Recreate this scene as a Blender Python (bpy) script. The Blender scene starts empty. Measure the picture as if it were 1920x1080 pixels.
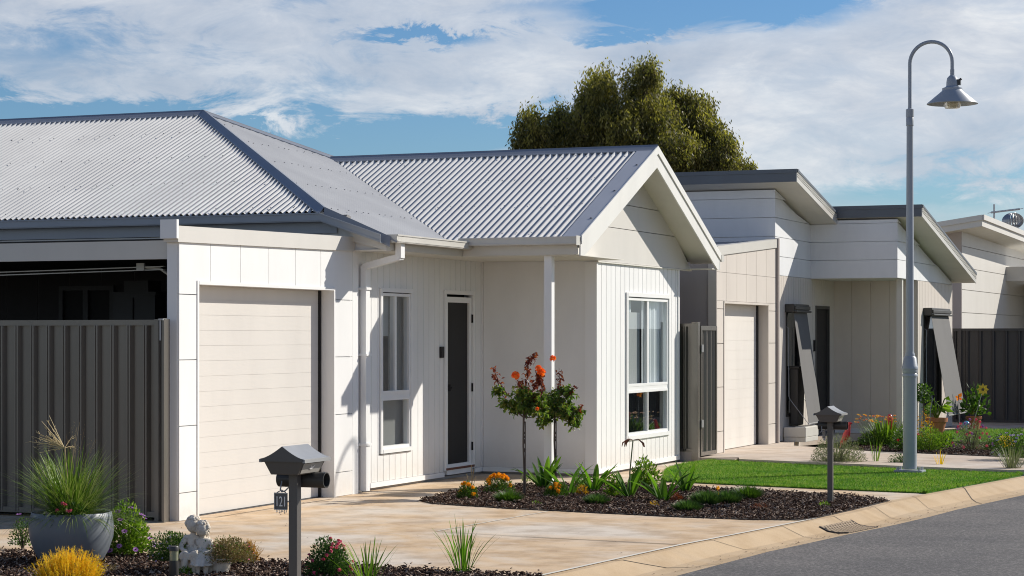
SUN_E = 5.0; SKY_S = .08; EXPO = 0.18
SKY_SAT = 1.15; SKY_V = .98; SKY_TINT = (.62, .83, 1.07, 1)
CL0 = (5.4, 6.0, 7.0); CL1 = (7.1, 7.5, 8.2); CL2 = (9.7, 9.8, 9.9)
GAPS = [(1380,10,260,40,.55,.0),(780,72,110,12,.4),(1180,62,90,12,.25),(120,240,460,34,.55,.05),(820,262,230,36,.55,-.12),(1750,380,300,45,.22),(100,90,200,60,.12)]
import bpy, math, random
from mathutils import Vector, Matrix, noise as mnoise
random.seed(7)
R = math.radians
C = bpy.context.scene.collection
# ---------------------------------------------------------------- survey of the place
H = 1.65; F = 3950.0; CX = 960.0; HY = 632.0
TH = R(22.11); cs, sn = math.cos(TH), math.sin(TH)
def onX(px, X, py=HY):
    t = (px-CX)/F; d = X/(t*cs-sn); return (d*(t*sn+cs), H+(HY-py)*d/F)     # -> Y, Z
def onY(px, Y, py=HY):
    t = (px-CX)/F; d = Y/(t*sn+cs); return (d*(t*cs-sn), H+(HY-py)*d/F)     # -> X, Z
def gr(px, py, z=0.0):
    d = F*(H-z)/(py-HY); u = (px-CX)/F*d; return (u*cs-d*sn, u*sn+d*cs)
def dist(x, y): return -x*sn+y*cs
def at(px, py, d):
    u = (px-CX)/F*d; return (u*cs-d*sn, u*sn+d*cs, H+(HY-py)*d/F)

# ---------------------------------------------------------------- mesh builder
ORG = {}
class MB:
    def __init__(s): s.v = []; s.f = []
    def add(s, vs, fs):
        k = len(s.v); s.v += [tuple(p) for p in vs]; s.f += [tuple(i+k for i in f) for f in fs]
    def quad(s, a, b, c, d): s.add([a, b, c, d], [(0, 1, 2, 3)]); return s
    def tri(s, a, b, c): s.add([a, b, c], [(0, 1, 2)]); return s
    def box(s, x0, x1, y0, y1, z0, z1):
        if x0 > x1: x0, x1 = x1, x0
        if y0 > y1: y0, y1 = y1, y0
        s.add([(x0,y0,z0),(x1,y0,z0),(x1,y1,z0),(x0,y1,z0),(x0,y0,z1),(x1,y0,z1),(x1,y1,z1),(x0,y1,z1)],
              [(3,2,1,0),(4,5,6,7),(0,1,5,4),(1,2,6,5),(2,3,7,6),(3,0,4,7)])
        return s
    def hexa(s, b, t):
        s.add(list(b)+list(t), [(3,2,1,0),(4,5,6,7),(0,1,5,4),(1,2,6,5),(2,3,7,6),(3,0,4,7)])
        return s
    def prism(s, pts, z0, z1):      # pts: xy polygon counter-clockwise
        n = len(pts); s.add([(p[0],p[1],z0) for p in pts]+[(p[0],p[1],z1) for p in pts],
            [tuple(reversed(range(n))), tuple(range(n,2*n))]+[(i,(i+1)%n,(i+1)%n+n,i+n) for i in range(n)])
        return s
    def prismY(s, pts, y0, y1):     # pts: xz polygon
        n = len(pts); s.add([(p[0],y0,p[1]) for p in pts]+[(p[0],y1,p[1]) for p in pts],
            [tuple(range(n)), tuple(reversed(range(n,2*n)))]+[((i+1)%n,i,i+n,(i+1)%n+n) for i in range(n)])
        return s
    def prismX(s, pts, x0, x1):     # pts: yz polygon
        n = len(pts); s.add([(x0,p[0],p[1]) for p in pts]+[(x1,p[0],p[1]) for p in pts],
            [tuple(reversed(range(n))), tuple(range(n,2*n))]+[(i,(i+1)%n,(i+1)%n+n,i+n) for i in range(n)])
        return s
    def tube(s, path, r, n=8, caps=True):
        path = [Vector(p) for p in path]; rs = r if isinstance(r, (list, tuple)) else [r]*len(path)
        k = len(s.v); m = len(path); side = None
        for i, p in enumerate(path):
            t = (path[min(i+1,m-1)]-path[max(i-1,0)]).normalized()
            if side is None: side = t.orthogonal().normalized()
            side = (side-t*side.dot(t)).normalized() if (side-t*side.dot(t)).length > 1e-6 else t.orthogonal().normalized()
            b = t.cross(side)
            for j in range(n):
                a = 2*math.pi*j/n; s.v.append(tuple(p+(side*math.cos(a)+b*math.sin(a))*rs[i]))
        for i in range(m-1):
            for j in range(n): s.f.append((k+i*n+j, k+i*n+(j+1)%n, k+(i+1)*n+(j+1)%n, k+(i+1)*n+j))
        if caps:
            s.f.append(tuple(k+j for j in reversed(range(n)))); s.f.append(tuple(k+(m-1)*n+j for j in range(n)))
        return s
    def lathe(s, prof, cx=0, cy=0, n=32):
        k = len(s.v); m = len(prof)
        for r, z in prof:
            for j in range(n):
                a = 2*math.pi*j/n; s.v.append((cx+max(r,1e-4)*math.cos(a), cy+max(r,1e-4)*math.sin(a), z))
        for i in range(m-1):
            for j in range(n): s.f.append((k+i*n+j, k+i*n+(j+1)%n, k+(i+1)*n+(j+1)%n, k+(i+1)*n+j))
        return s
    def ball(s, c, r, n=10, f=None):
        c = Vector(c); r = r if isinstance(r, (tuple, list)) else (r, r, r); k = len(s.v)
        for i in range(n+1):
            th = math.pi*i/n
            for j in range(2*n):
                ph = math.pi*j/n; d = Vector((math.sin(th)*math.cos(ph), math.sin(th)*math.sin(ph), math.cos(th)))
                q = f(d) if f else 1.0
                s.v.append((c.x+d.x*r[0]*q, c.y+d.y*r[1]*q, c.z+d.z*r[2]*q))
        for i in range(n):
            for j in range(2*n):
                s.f.append((k+i*2*n+j, k+(i+1)*2*n+j, k+(i+1)*2*n+(j+1)%(2*n), k+i*2*n+(j+1)%(2*n)))
        return s
    def build(s, name, mat, parent=None, local=False, smooth=False, label=None, bevel=0, loc=None, extra=None):
        nf = len(s.f)
        if extra: s.add(extra[0].v, extra[0].f)
        v = s.v
        if parent is not None and not local:
            o = ORG[parent.name]; v = [(p[0]-o[0], p[1]-o[1], p[2]-o[2]) for p in v]
        me = bpy.data.meshes.new(name)
        if parent is None:
            if loc is None:
                xs = [p[0] for p in v]; ys = [p[1] for p in v]; zs = [p[2] for p in v]
                loc = ((min(xs)+max(xs))/2, (min(ys)+max(ys))/2, min(zs))
            v = [(p[0]-loc[0], p[1]-loc[1], p[2]-loc[2]) for p in v]
        me.from_pydata(v, [], s.f); me.update(); me.materials.append(mat)
        if extra:
            me.materials.append(extra[1])
            for p in me.polygons[nf:]: p.material_index = 1
        if smooth:
            for p in me.polygons: p.use_smooth = True
            if smooth != 'all':
                try: me.set_sharp_from_angle(angle=R(40))
                except Exception: pass
        ob = bpy.data.objects.new(name, me); C.objects.link(ob)
        if parent is not None:
            ob.parent = parent; ORG[ob.name] = ORG[parent.name]
        else:
            ob.location = loc; ORG[ob.name] = loc
        if label: ob['label'] = label
        if bevel:
            b = ob.modifiers.new('bevel', 'BEVEL'); b.width = bevel; b.segments = 2; b.limit_method = 'ANGLE'
        return ob

def tag(o, label=None, cat=None, group=None, kind=None):
    if label: o['label'] = label
    if cat: o['category'] = cat
    if group: o['group'] = group
    if kind: o['kind'] = kind
    return o
def root(name, label, cat, loc, group=None, rz=0):
    o = bpy.data.objects.new(name, None); C.objects.link(o); o.location = loc; o.rotation_euler = (0,0,rz)
    o.empty_display_size = .1
    ORG[o.name] = tuple(loc); return tag(o, label, cat, group)
def struct(o, label=None): o['kind'] = 'structure'; return o
def dup(src, loc, rz=0, label=None, group=None, scale=None):
    def cp(o, par):
        c = o.copy(); C.objects.link(c)
        if par is not None: c.parent = par
        for ch in [k for k in C.objects if k.parent == o and k != c]: cp(ch, c)
        return c
    r = cp(src, None); r.location = loc; r.rotation_euler = (0,0,rz)
    if scale: r.scale = (scale, scale, scale)
    if label: r['label'] = label
    if group: r['group'] = group
    return r

# ---------------------------------------------------------------- materials
def new(name):
    m = bpy.data.materials.new(name); m.use_nodes = True; nt = m.node_tree; b = nt.nodes['Principled BSDF']; return m, nt, b
def srgb(r, g, b):
    f = lambda c: ((c/255+.055)/1.055)**2.4 if c > 10 else c/255/12.92
    return (f(r), f(g), f(b), 1)
def objco(nt, scale=(1,1,1), rot=(0,0,0)):
    g = nt.nodes.new('ShaderNodeNewGeometry'); mp = nt.nodes.new('ShaderNodeMapping')
    mp.inputs['Scale'].default_value = scale; mp.inputs['Rotation'].default_value = rot
    nt.links.new(g.outputs['Position'], mp.inputs['Vector']); return mp.outputs['Vector']
def noise(nt, vec, scale, detail=4, rough=.55, dist_=0):
    n = nt.nodes.new('ShaderNodeTexNoise'); n.inputs['Scale'].default_value = scale; n.inputs['Detail'].default_value = detail
    n.inputs['Roughness'].default_value = rough; n.inputs['Distortion'].default_value = dist_
    nt.links.new(vec, n.inputs['Vector']); return n.outputs['Fac']
def ramp(nt, fac, stops):
    r = nt.nodes.new('ShaderNodeValToRGB'); e = r.color_ramp.elements
    while len(e) < len(stops): e.new(.5)
    for k, (p, c) in enumerate(stops):
        e[k].position = p; e[k].color = c if len(c) == 4 else (*c, 1)
    nt.links.new(fac, r.inputs['Fac']); return r.outputs['Color']
def mixc(nt, fac, a, b, mode='MIX'):
    m = nt.nodes.new('ShaderNodeMix'); m.data_type = 'RGBA'; m.blend_type = mode
    for sock, val in ((m.inputs[0], fac), (m.inputs[6], a), (m.inputs[7], b)):
        if hasattr(val, 'is_linked') or hasattr(val, 'links'): nt.links.new(val, sock)
        else: sock.default_value = val if not isinstance(val, tuple) or len(val) == 4 else (*val, 1)
    return m.outputs[2]
def bump(nt, b, h, strength=.3, dist_=.01):
    bp = nt.nodes.new('ShaderNodeBump'); bp.inputs['Strength'].default_value = strength; bp.inputs['Distance'].default_value = dist_
    nt.links.new(h, bp.inputs['Height']); nt.links.new(bp.outputs['Normal'], b.inputs['Normal'])
def paint(name, col, rough=.5, var=.05, metal=0, dirt=.06, spec=.4, splash=False):
    m, nt, b = new(name); v = objco(nt, (1,1,.35)); n = noise(nt, v, 2.2, 5, .6)
    lo = tuple(c*(1-var-dirt) for c in col[:3]); hi = tuple(min(1, c*(1+var)) for c in col[:3])
    c = ramp(nt, n, [(.3, lo), (.55, col[:3]), (.8, hi)])
    if splash:      # soil splashed up the foot of the wall, with an edge of its own
        g_ = nt.nodes.new('ShaderNodeNewGeometry'); sp_ = nt.nodes.new('ShaderNodeSeparateXYZ'); nt.links.new(g_.outputs['Position'], sp_.inputs[0])
        mr = nt.nodes.new('ShaderNodeMapRange'); nt.links.new(sp_.outputs[2], mr.inputs[0]); mr.inputs[1].default_value = .05; mr.inputs[2].default_value = .42; mr.inputs[3].default_value = .62; mr.inputs[4].default_value = 0
        ns = noise(nt, objco(nt), 9, 6, .75); mm_ = nt.nodes.new('ShaderNodeMath'); mm_.operation = 'MULTIPLY'; nt.links.new(mr.outputs[0], mm_.inputs[0]); nt.links.new(ns, mm_.inputs[1])
        c = mixc(nt, mm_.outputs[0], c, (.50,.42,.33,1))
    nt.links.new(c, b.inputs['Base Color'])
    b.inputs['Roughness'].default_value = rough; b.inputs['Metallic'].default_value = metal
    b.inputs['Specular IOR Level'].default_value = spec
    n2 = noise(nt, objco(nt), 60, 2); bump(nt, b, n2, .08, .004); return m
def leafmat(name, cols, trans=.3, rough=.5, spec=.35, patch=None):
    m, nt, b = new(name); g = nt.nodes.new('ShaderNodeNewGeometry')
    st = [((i+.5)/len(cols), c) for i, c in enumerate(cols)]
    c = ramp(nt, g.outputs['Random Per Island'], st)
    if patch: pn = noise(nt, objco(nt), patch[0], 4, .6); c = mixc(nt, 1.0, c, ramp(nt, pn, [(.35, patch[1]), (.62, patch[2])]), 'MULTIPLY')
    nt.links.new(c, b.inputs['Base Color']); b.inputs['Roughness'].default_value = rough
    b.inputs['Specular IOR Level'].default_value = spec
    t = nt.nodes.new('ShaderNodeBsdfTranslucent'); mx = nt.nodes.new('ShaderNodeMixShader'); mx.inputs[0].default_value = trans
    cc = mixc(nt, 1.0, c, (1.35, 1.5, .6, 1), 'MULTIPLY'); nt.links.new(cc, t.inputs['Color'])
    nt.links.new(b.outputs[0], mx.inputs[1]); nt.links.new(t.outputs[0], mx.inputs[2])
    nt.links.new(mx.outputs[0], nt.nodes['Material Output'].inputs['Surface']); return m

M = {}
M['white'] = paint('white_paint', (.80,.80,.79), .45, .02, dirt=.035, splash=True)
M['white_trim'] = paint('white_trim_paint', (.82,.82,.81), .35, .01, dirt=.015)
M['offwhite'] = paint('off_white_trim', (.60,.58,.53), .4, .02, dirt=.03)
M['barge'] = paint('barge_paint', (.74,.73,.69), .4, .02)
M['gable'] = paint('gable_board', (.62,.60,.56), .5, .02, dirt=.03)
M['soffit'] = paint('soffit_paint', (.68,.66,.60), .6, .02)
M['doorwhite'] = paint('sectional_door_paint', (.66,.63,.59), .4, .02, dirt=.03)
M['beige'] = paint('beige_cladding_paint', (.62,.565,.505), .5, .03, dirt=.04)
M['beige_door'] = paint('cream_sectional_door_paint', (.74,.70,.645), .45, .02)
M['shadewall'] = paint('taupe_shaded_beige_paint', (.40,.355,.33), .55, .03)  # beige darkened to paint the shaded side walls; also downpipe and plinth
M['sideboard'] = paint('white_weather_board', (.74,.75,.76), .5, .02)
M['gutter'] = paint('shaded_gutter_steel', (.34,.36,.38), .35, .02, spec=.4)  # off-white gutter darkened, shade of the side eave put into its colour
M['gutter_lt'] = paint('off_white_gutter_steel', (.58,.56,.51), .3, .02, spec=.5)
M['slate'] = paint('slate_fascia_steel', (.11,.125,.145), .4, .03)
M['charcoal'] = paint('charcoal_powder_coat', (.055,.053,.05), .4, .08)
M['fence'] = paint('bronze_grey_fence_steel', (.185,.17,.15), .27, .06, metal=.45, spec=.5)
M['fence_dark'] = paint('dark_grey_fence_steel', (.052,.05,.052), .42, .06)
M['dark'] = paint('shade_dark_lining', (.055,.05,.052), .7, .05)  # shade inside the carport and far porch is put into this colour
M['black'] = paint('black_mesh_screen', (.012,.011,.012), .6, .05)
M['track'] = paint('galvanised_track', (.5,.5,.48), .4, .1, metal=.3)
M['slab'] = paint('slab_edge_concrete', (.33,.31,.29), .8, .1)
M['timber'] = paint('red_timber_sill', (.16,.06,.035), .6, .1)
M['lamp'] = paint('lamp_grey_paint', (.33,.36,.40), .35, .04, spec=.5)
M['galv'] = paint('galvanised_steel', (.45,.45,.45), .45, .1, metal=.5)
M['stone'] = None
def mk_roof():
    m, nt, b = new('corrugated_roof_steel'); v = objco(nt)
    n = noise(nt, v, 1.3, 5, .6)
    c = ramp(nt, n, [(.3,(.44,.44,.44)),(.7,(.52,.52,.515))]); nt.links.new(c, b.inputs['Base Color'])
    b.inputs['Roughness'].default_value = .5; b.inputs['Metallic'].default_value = 0; b.inputs['Specular IOR Level'].default_value = .4
    return m
M['roof'] = mk_roof()
M['cap'] = paint('shade_dark_cap_steel', (.23,.245,.275), .35, .03, spec=.5)  # darker than the roof sheets: shade on the caps put into the colour
M['flash'] = paint('barge_flashing_steel', (.42,.43,.46), .38, .02, spec=.5)
M['screw'] = paint('roof_screw_head', (.10,.10,.11), .5, .02)
def mk_concrete(name, base, warm, stain):
    m, nt, b = new(name); v = objco(nt)
    n1 = noise(nt, v, .55, 5, .62, .4); n2 = noise(nt, v, 2.6, 6, .65); n3 = noise(nt, v, 90, 3, .7)
    c1 = ramp(nt, n1, [(.34, base), (.52, warm), (.66, base)])
    c2 = ramp(nt, n2, [(.34, stain), (.56, (1,1,1)), (.8, (1.05,1.05,1.04))])
    c = mixc(nt, .85, c1, c2, 'MULTIPLY')
    c3 = ramp(nt, n3, [(.3,(.84,.83,.82)),(.6,(1,1,1))]); c = mixc(nt, .7, c, c3, 'MULTIPLY')
    nt.links.new(c, b.inputs['Base Color']); b.inputs['Roughness'].default_value = .85; b.inputs['Specular IOR Level'].default_value = .25
    bump(nt, b, n3, .25, .004); return m
M['concrete'] = mk_concrete('driveway_concrete', (.64,.565,.475), (.62,.455,.29), (.66,.61,.56))
M['path'] = mk_concrete('path_concrete', (.60,.53,.46), (.56,.46,.37), (.78,.75,.72))
M['kerb'] = mk_concrete('kerb_concrete', (.50,.38,.25), (.52,.385,.24), (.84,.80,.74))
def mk_asphalt():
    m, nt, b = new('asphalt'); v = objco(nt); n = noise(nt, v, 48, 5, .85); n2 = noise(nt, v, .8, 4)
    c = ramp(nt, n, [(.36,(.03,.03,.034)),(.54,(.112,.106,.103)),(.66,(.32,.30,.29))])
    c2 = ramp(nt, n2, [(.3,(.74,.74,.76)),(.5,(1,.99,.97)),(.7,(1.2,1.16,1.13))]); c = mixc(nt, 1.0, c, c2, 'MULTIPLY')
    nt.links.new(c, b.inputs['Base Color']); b.inputs['Roughness'].default_value = .85; bump(nt, b, n, .6, .01); return m
M['asphalt'] = mk_asphalt()
def mk_soil(name, c0, c1, sc=8):
    m, nt, b = new(name); n = noise(nt, objco(nt), sc, 6, .7)
    c = ramp(nt, n, [(.35, c0), (.65, c1)]); nt.links.new(c, b.inputs['Base Color']); b.inputs['Roughness'].default_value = .95
    bump(nt, b, n, .6, .03); return m
M['soil'] = mk_soil('dark_soil', (.02,.015,.012), (.05,.036,.028), 25)
M['ground'] = mk_soil('dry_ground', (.14,.115,.075), (.20,.17,.11), .7)
M['turfbase'] = mk_soil('turf_backing', (.06,.15,.018), (.09,.21,.03), 40)
M['grass'] = leafmat('turf_blades', [(.075,.19,.024),(.10,.24,.03),(.14,.30,.05),(.19,.36,.08),(.28,.36,.13)], .3, .7, .15, (1.6, (.70,.82,.70), (1.38,1.12,1.1)))
M['mulch'] = leafmat('bark_chips', [(.02,.009,.005),(.045,.02,.011),(.075,.036,.022),(.12,.07,.045),(.05,.024,.015),(.16,.10,.07),(.42,.33,.26)], 0, .8, .2)
def glass(name, tint, rough=.02, fac=.12, dark=.0):
    m, nt, b = new(name); nt.nodes.remove(b)
    g = nt.nodes.new('ShaderNodeBsdfGlossy'); g.inputs['Roughness'].default_value = rough; g.inputs['Color'].default_value = (.9,.95,1,1)
    t = nt.nodes.new('ShaderNodeBsdfTransparent'); t.inputs['Color'].default_value = (*tint, 1)
    l = nt.nodes.new('ShaderNodeLayerWeight'); l.inputs['Blend'].default_value = .5
    pw_ = nt.nodes.new('ShaderNodeMath'); pw_.operation = 'POWER'; pw_.inputs[1].default_value = 3.2; nt.links.new(l.outputs['Facing'], pw_.inputs[0])
    ad = nt.nodes.new('ShaderNodeMath'); ad.operation = 'MULTIPLY_ADD'; ad.inputs[1].default_value = .75; ad.inputs[2].default_value = .05; nt.links.new(pw_.outputs[0], ad.inputs[0])
    mx = nt.nodes.new('ShaderNodeMixShader'); nt.links.new(ad.outputs[0], mx.inputs[0])
    nt.links.new(t.outputs[0], mx.inputs[1]); nt.links.new(g.outputs[0], mx.inputs[2])
    nt.links.new(mx.outputs[0], nt.nodes['Material Output'].inputs['Surface']); return m
M['glass'] = glass('window_glass', (.90,.93,.93), .01, .33)
M['glass_dark'] = glass('dark_window_glass', (.35,.37,.40), .01, .3)
M['blind'] = paint('roller_blind', (.42,.43,.43), .8, .03)
M['curtain'] = paint('sheer_curtain', (.74,.78,.80), .8, .05)
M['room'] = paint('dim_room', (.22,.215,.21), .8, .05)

# ---------------------------------------------------------------- cladding helpers
def rects_minus(a0, a1, z0, z1, holes):
    out = []; cuts = sorted({a0, a1} | {h[0] for h in holes} | {h[1] for h in holes}); cuts = [c for c in cuts if a0 <= c <= a1]
    for p, q in zip(cuts, cuts[1:]):
        hs = sorted([(h[2], h[3]) for h in holes if h[0] <= p+1e-6 and h[1] >= q-1e-6]); z = z0
        for b, t in hs:
            if b > z+1e-6: out.append((p, q, z, b))
            z = t
        if z < z1-1e-6: out.append((p, q, z, z1))
    return out
def P(plane, fixed, a, off, z):        # off: outward
    return (fixed+off, a, z) if plane == 'X' else (a, fixed-off, z)
def pbox(mb, plane, fixed, a0, a1, o0, o1, z0, z1):
    if plane == 'X': mb.box(fixed+o0, fixed+o1, a0, a1, z0, z1)
    else: mb.box(a0, a1, fixed-o1, fixed-o0, z0, z1)
def grooved(mb, plane, fixed, a0, a1, z0, z1, holes=(), sp=.15, w=.012, dp=.010, th=.12):
    for (p, q, b, t) in rects_minus(a0, a1, z0, z1, list(holes)):
        xs = [(p, 0)]; k = math.floor(p/sp)+1
        while k*sp < q-.001:
            g = k*sp
            if g-w/2 > p+.002 and g+w/2 < q-.002: xs += [(g-w/2, 0), (g-w*.2, -dp), (g+w*.2, -dp), (g+w/2, 0)]
            k += 1
        xs.append((q, 0))
        for (u0, o0), (u1, o1) in zip(xs, xs[1:]):
            A, B = P(plane, fixed, u0, o0, b), P(plane, fixed, u1, o1, b); D, E = P(plane, fixed, u1, o1, t), P(plane, fixed, u0, o0, t)
            mb.quad(A, B, D, E)
        pbox(mb, plane, fixed, p, q, -th, -dp-.002, b, t)
def panels(mb, plane, fixed, rs, gap=.008, th=.02, back=.12):
    for (p, q, b, t) in rs:
        pbox(mb, plane, fixed, p+gap/2, q-gap/2, -th, 0, b+gap/2, t-gap/2)
        if back: pbox(mb, plane, fixed, p, q, -back, -th-.001, b, t)
def corr_sheet(mb, axis, a0, a1, lo, hi, zf, pitch=.076, amp=.0155, seg=8, nrm=None):
    """corrugations repeat along `axis`; lo(a), hi(a) are the ends across; zf(x,y) is the roof plane."""
    n = int((a1-a0)/pitch*seg); pts = []
    for i in range(n+1):
        a = a0+(a1-a0)*i/n; w = amp*math.sin(2*math.pi*a/pitch)
        l, h = lo(a), hi(a)
        if h < l: h = l
        r = []
        for b in (l, h):
            x, y = (a, b) if axis == 'X' else (b, a)
            r.append((x+nrm[0]*w, y+nrm[1]*w, zf(x, y)+nrm[2]*w))
        pts.append(r)
    for i in range(n):
        mb.quad(pts[i][0], pts[i+1][0], pts[i+1][1], pts[i][1])
def rib_sheet(mb, axis, fixed, a0, a1, z0, z1, out=-1, per=.185, dp=.045, shift=0, prof=None):
    prof = prof or [(0,0),(.095,0),(.115,1),(.128,1),(.134,.75),(.140,1),(.155,1),(.175,0)]
    pts = []; k = math.floor((a0-shift)/per)
    while True:
        base = k*per+shift
        for u, o in prof:
            a = base+u
            if a0 < a < a1: pts.append((a, o*dp))
        if base > a1: break
        k += 1
    pts = [(a0, 0)]+pts+[(a1, 0)]
    for (u0, o0), (u1, o1) in zip(pts, pts[1:]):
        if axis == 'X': A = [(u0, fixed+out*o0, z0), (u1, fixed+out*o1, z0), (u1, fixed+out*o1, z1), (u0, fixed+out*o0, z1)]
        else: A = [(fixed+out*o0, u0, z0), (fixed+out*o1, u1, z0), (fixed+out*o1, u1, z1), (fixed+out*o0, u0, z1)]
        mb.quad(*A)
# ================================================================ camera, light, sky
cam_d = bpy.data.cameras.new('camera'); cam = bpy.data.objects.new('camera', cam_d); C.objects.link(cam)
cam.location = (0,0,H); cam.rotation_euler = (R(90), 0, TH); cam_d.sensor_width = 36; cam_d.lens = F/1920*36
cam_d.shift_y = (HY-540)/1920; cam_d.clip_end = 5000; cam_d.clip_start = .1
bpy.context.scene.camera = cam
SUN = Vector((1.0, 1.15, .95)).normalized()
sd = bpy.data.lights.new('sun', 'SUN'); sd.energy = SUN_E; sd.angle = R(.53); sd.color = (1, .94, .84)
so = bpy.data.objects.new('sun', sd); C.objects.link(so); so.rotation_euler = SUN.to_track_quat('Z', 'Y').to_euler(); so.location = (20,20,30)
W = bpy.data.worlds.new('World'); bpy.context.scene.world = W; W.use_nodes = True; nt = W.node_tree
bg = nt.nodes['Background']; bg.inputs['Strength'].default_value = SKY_S
sk = nt.nodes.new('ShaderNodeTexSky'); sk.sky_type = 'NISHITA'; sk.sun_disc = False
sk.sun_elevation = math.asin(SUN.z); sk.sun_rotation = math.atan2(SUN.x, SUN.y); sk.air_density = 1.0; sk.dust_density = .4; sk.ozone_density = 2.0
tc = nt.nodes.new('ShaderNodeTexCoord'); D = tc.outputs['Generated']
sep = nt.nodes.new('ShaderNodeSeparateXYZ'); nt.links.new(D, sep.inputs[0])
def mth(op, a, b=None, c=None):
    n = nt.nodes.new('ShaderNodeMath'); n.operation = op
    for i, v in enumerate((a, b, c)):
        if v is None: continue
        if isinstance(v, (int, float)): n.inputs[i].default_value = v
        else: nt.links.new(v, n.inputs[i])
    return n.outputs[0]
az = mth('ARCTAN2', sep.outputs[0], sep.outputs[1]); el = mth('ARCSINE', sep.outputs[2])
mp = nt.nodes.new('ShaderNodeMapping'); mp.inputs['Scale'].default_value = (1,1,3.2); mp.inputs['Rotation'].default_value = (R(-4),R(10),0)
nt.links.new(D, mp.inputs['Vector'])
nA = noise(nt, mp.outputs[0], 5.5, 8, .55, .6); 
mp2 = nt.nodes.new('ShaderNodeMapping'); mp2.inputs['Scale'].default_value = (1,1,2.6); mp2.inputs['Location'].default_value = (3,1,2)
nt.links.new(D, mp2.inputs['Vector']); nB = noise(nt, mp2.outputs[0], 24, 8, .66, .5)
azw = mth('ADD', az, mth('MULTIPLY', mth('SUBTRACT', nB, .5), .10)); elw = mth('ADD', el, mth('MULTIPLY', mth('SUBTRACT', nB, .5), .045))
def px_az(px): return -TH+math.atan((px-CX)/F)
def px_el(py): return math.atan((HY-py)/F)
def gap(px, py, wx, wy, amt, slope=0.0):
    """a soft-edged break in the cloud layer, centred on one direction of the sky"""
    dx = mth('SUBTRACT', azw, px_az(px)); dy = mth('SUBTRACT', elw, px_el(py)); dy = mth('ADD', dy, mth('MULTIPLY', dx, slope))
    a = mth('DIVIDE', dx, wx/F); b = mth('DIVIDE', dy, wy/F)
    r = mth('ADD', mth('MULTIPLY', a, a), mth('MULTIPLY', b, b))
    return mth('MULTIPLY', mth('POWER', 2.718, mth('MULTIPLY', r, -1.0)), amt)
cov = mth('ADD', mth('MULTIPLY', nA, .62), mth('MULTIPLY', nB, .46))
for g in GAPS: cov = mth('SUBTRACT', cov, gap(*g))
mask = ramp(nt, cov, [(.30,(0,0,0)),(.39,(.35,.35,.35)),(.47,(.74,.74,.74)),(.62,(.92,.92,.92))])
hs = nt.nodes.new('ShaderNodeHueSaturation'); hs.inputs['Saturation'].default_value = SKY_SAT; hs.inputs['Value'].default_value = SKY_V
nt.links.new(sk.outputs[0], hs.inputs['Color'])
sky_t = mixc(nt, 1.0, hs.outputs[0], SKY_TINT, 'MULTIPLY')
nC = noise(nt, mp2.outputs[0], 9, 6, .6, .4)
cc = ramp(nt, mth('ADD', mth('MULTIPLY', nC, .7), mth('MULTIPLY', nB, .3)), [(.36, CL0), (.52, CL1), (.66, CL2)])
fade = nt.nodes.new('ShaderNodeMapRange'); fade.interpolation_type = 'SMOOTHSTEP'   # the cloud sheet thins out overhead and behind
for k_, v_ in ((1,.16),(2,.50),(3,1.0),(4,.10)): fade.inputs[k_].default_value = v_
nt.links.new(sep.outputs[2], fade.inputs[0])
back = nt.nodes.new('ShaderNodeMapRange'); back.interpolation_type = 'SMOOTHSTEP'
for k_, v_ in ((1,-.3),(2,.5),(3,.75),(4,1.0)): back.inputs[k_].default_value = v_
nt.links.new(sep.outputs[1], back.inputs[0])
msk = mth('MULTIPLY', mask, mth('MULTIPLY', fade.outputs[0], back.outputs[0]))
out = mixc(nt, msk, sky_t, cc); nt.links.new(out, bg.inputs['Color'])
vs = bpy.context.scene.view_settings; vs.view_transform = 'Standard'; vs.look = 'None'; vs.gamma = 1; vs.exposure = EXPO
bpy.context.scene.cycles.max_bounces = 8; bpy.context.scene.cycles.transparent_max_bounces = 12
bpy.context.scene.cycles.use_denoising = True; bpy.context.scene.cycles.filter_width = 1.05

# ================================================================ ground, road, kerb, driveways
def sheet(name, pts, z, mat, th=None):
    mb = MB()
    a = sum(pts[i][0]*pts[(i+1)%len(pts)][1]-pts[(i+1)%len(pts)][0]*pts[i][1] for i in range(len(pts)))
    if a < 0: pts = pts[::-1]
    if th: mb.prism(pts, z-th, z)
    else: mb.add([(p[0],p[1],z) for p in pts], [tuple(range(len(pts)))])
    return struct(mb.build(name, mat))
gm = MB(); gm.quad((-1500,-300,-.16),(1500,-300,-.16),(1500,3000,-.16),(-1500,3000,-.16)); struct(gm.build('ground', M['ground']))
KB = [(300,1250),(640,1165),(1012.5,1080),(1277,1021.7),(1396,998.8),(1495,979),(1598.8,958),(1668.6,939),(1736,926),(1916.6,893),(2080,866),(2400,822)]
KF = [(560,1300),(860,1190),(1269,1080),(1442,1034.3),(1510,1020),(1586.7,1003),(1680,984),(1740,970),(1793.8,955.9),(1920,928.4),(2090,895),(2420,842)]
kb = [gr(*p) for p in KB]; kf = [gr(p[0], p[1], -.095) for p in KF]
KPROF = [(0,0),(.12,-.004),(.30,-.045),(.5,-.088),(.72,-.10),(1,-.091)]
def kz(s):
    for (a, za), (b, zb) in zip(KPROF, KPROF[1:]):
        if s <= b: return za+(zb-za)*(s-a)/(b-a)
    return -.091
def kpt(i, s):      # i: float index along the kerb
    j = min(int(i), len(kb)-2); t = i-j
    bx = kb[j][0]*(1-t)+kb[j+1][0]*t; by = kb[j][1]*(1-t)+kb[j+1][1]*t
    fx = kf[j][0]*(1-t)+kf[j+1][0]*t; fy = kf[j][1]*(1-t)+kf[j+1][1]*t
    return (bx+(fx-bx)*s, by+(fy-by)*s, kz(s))
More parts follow.
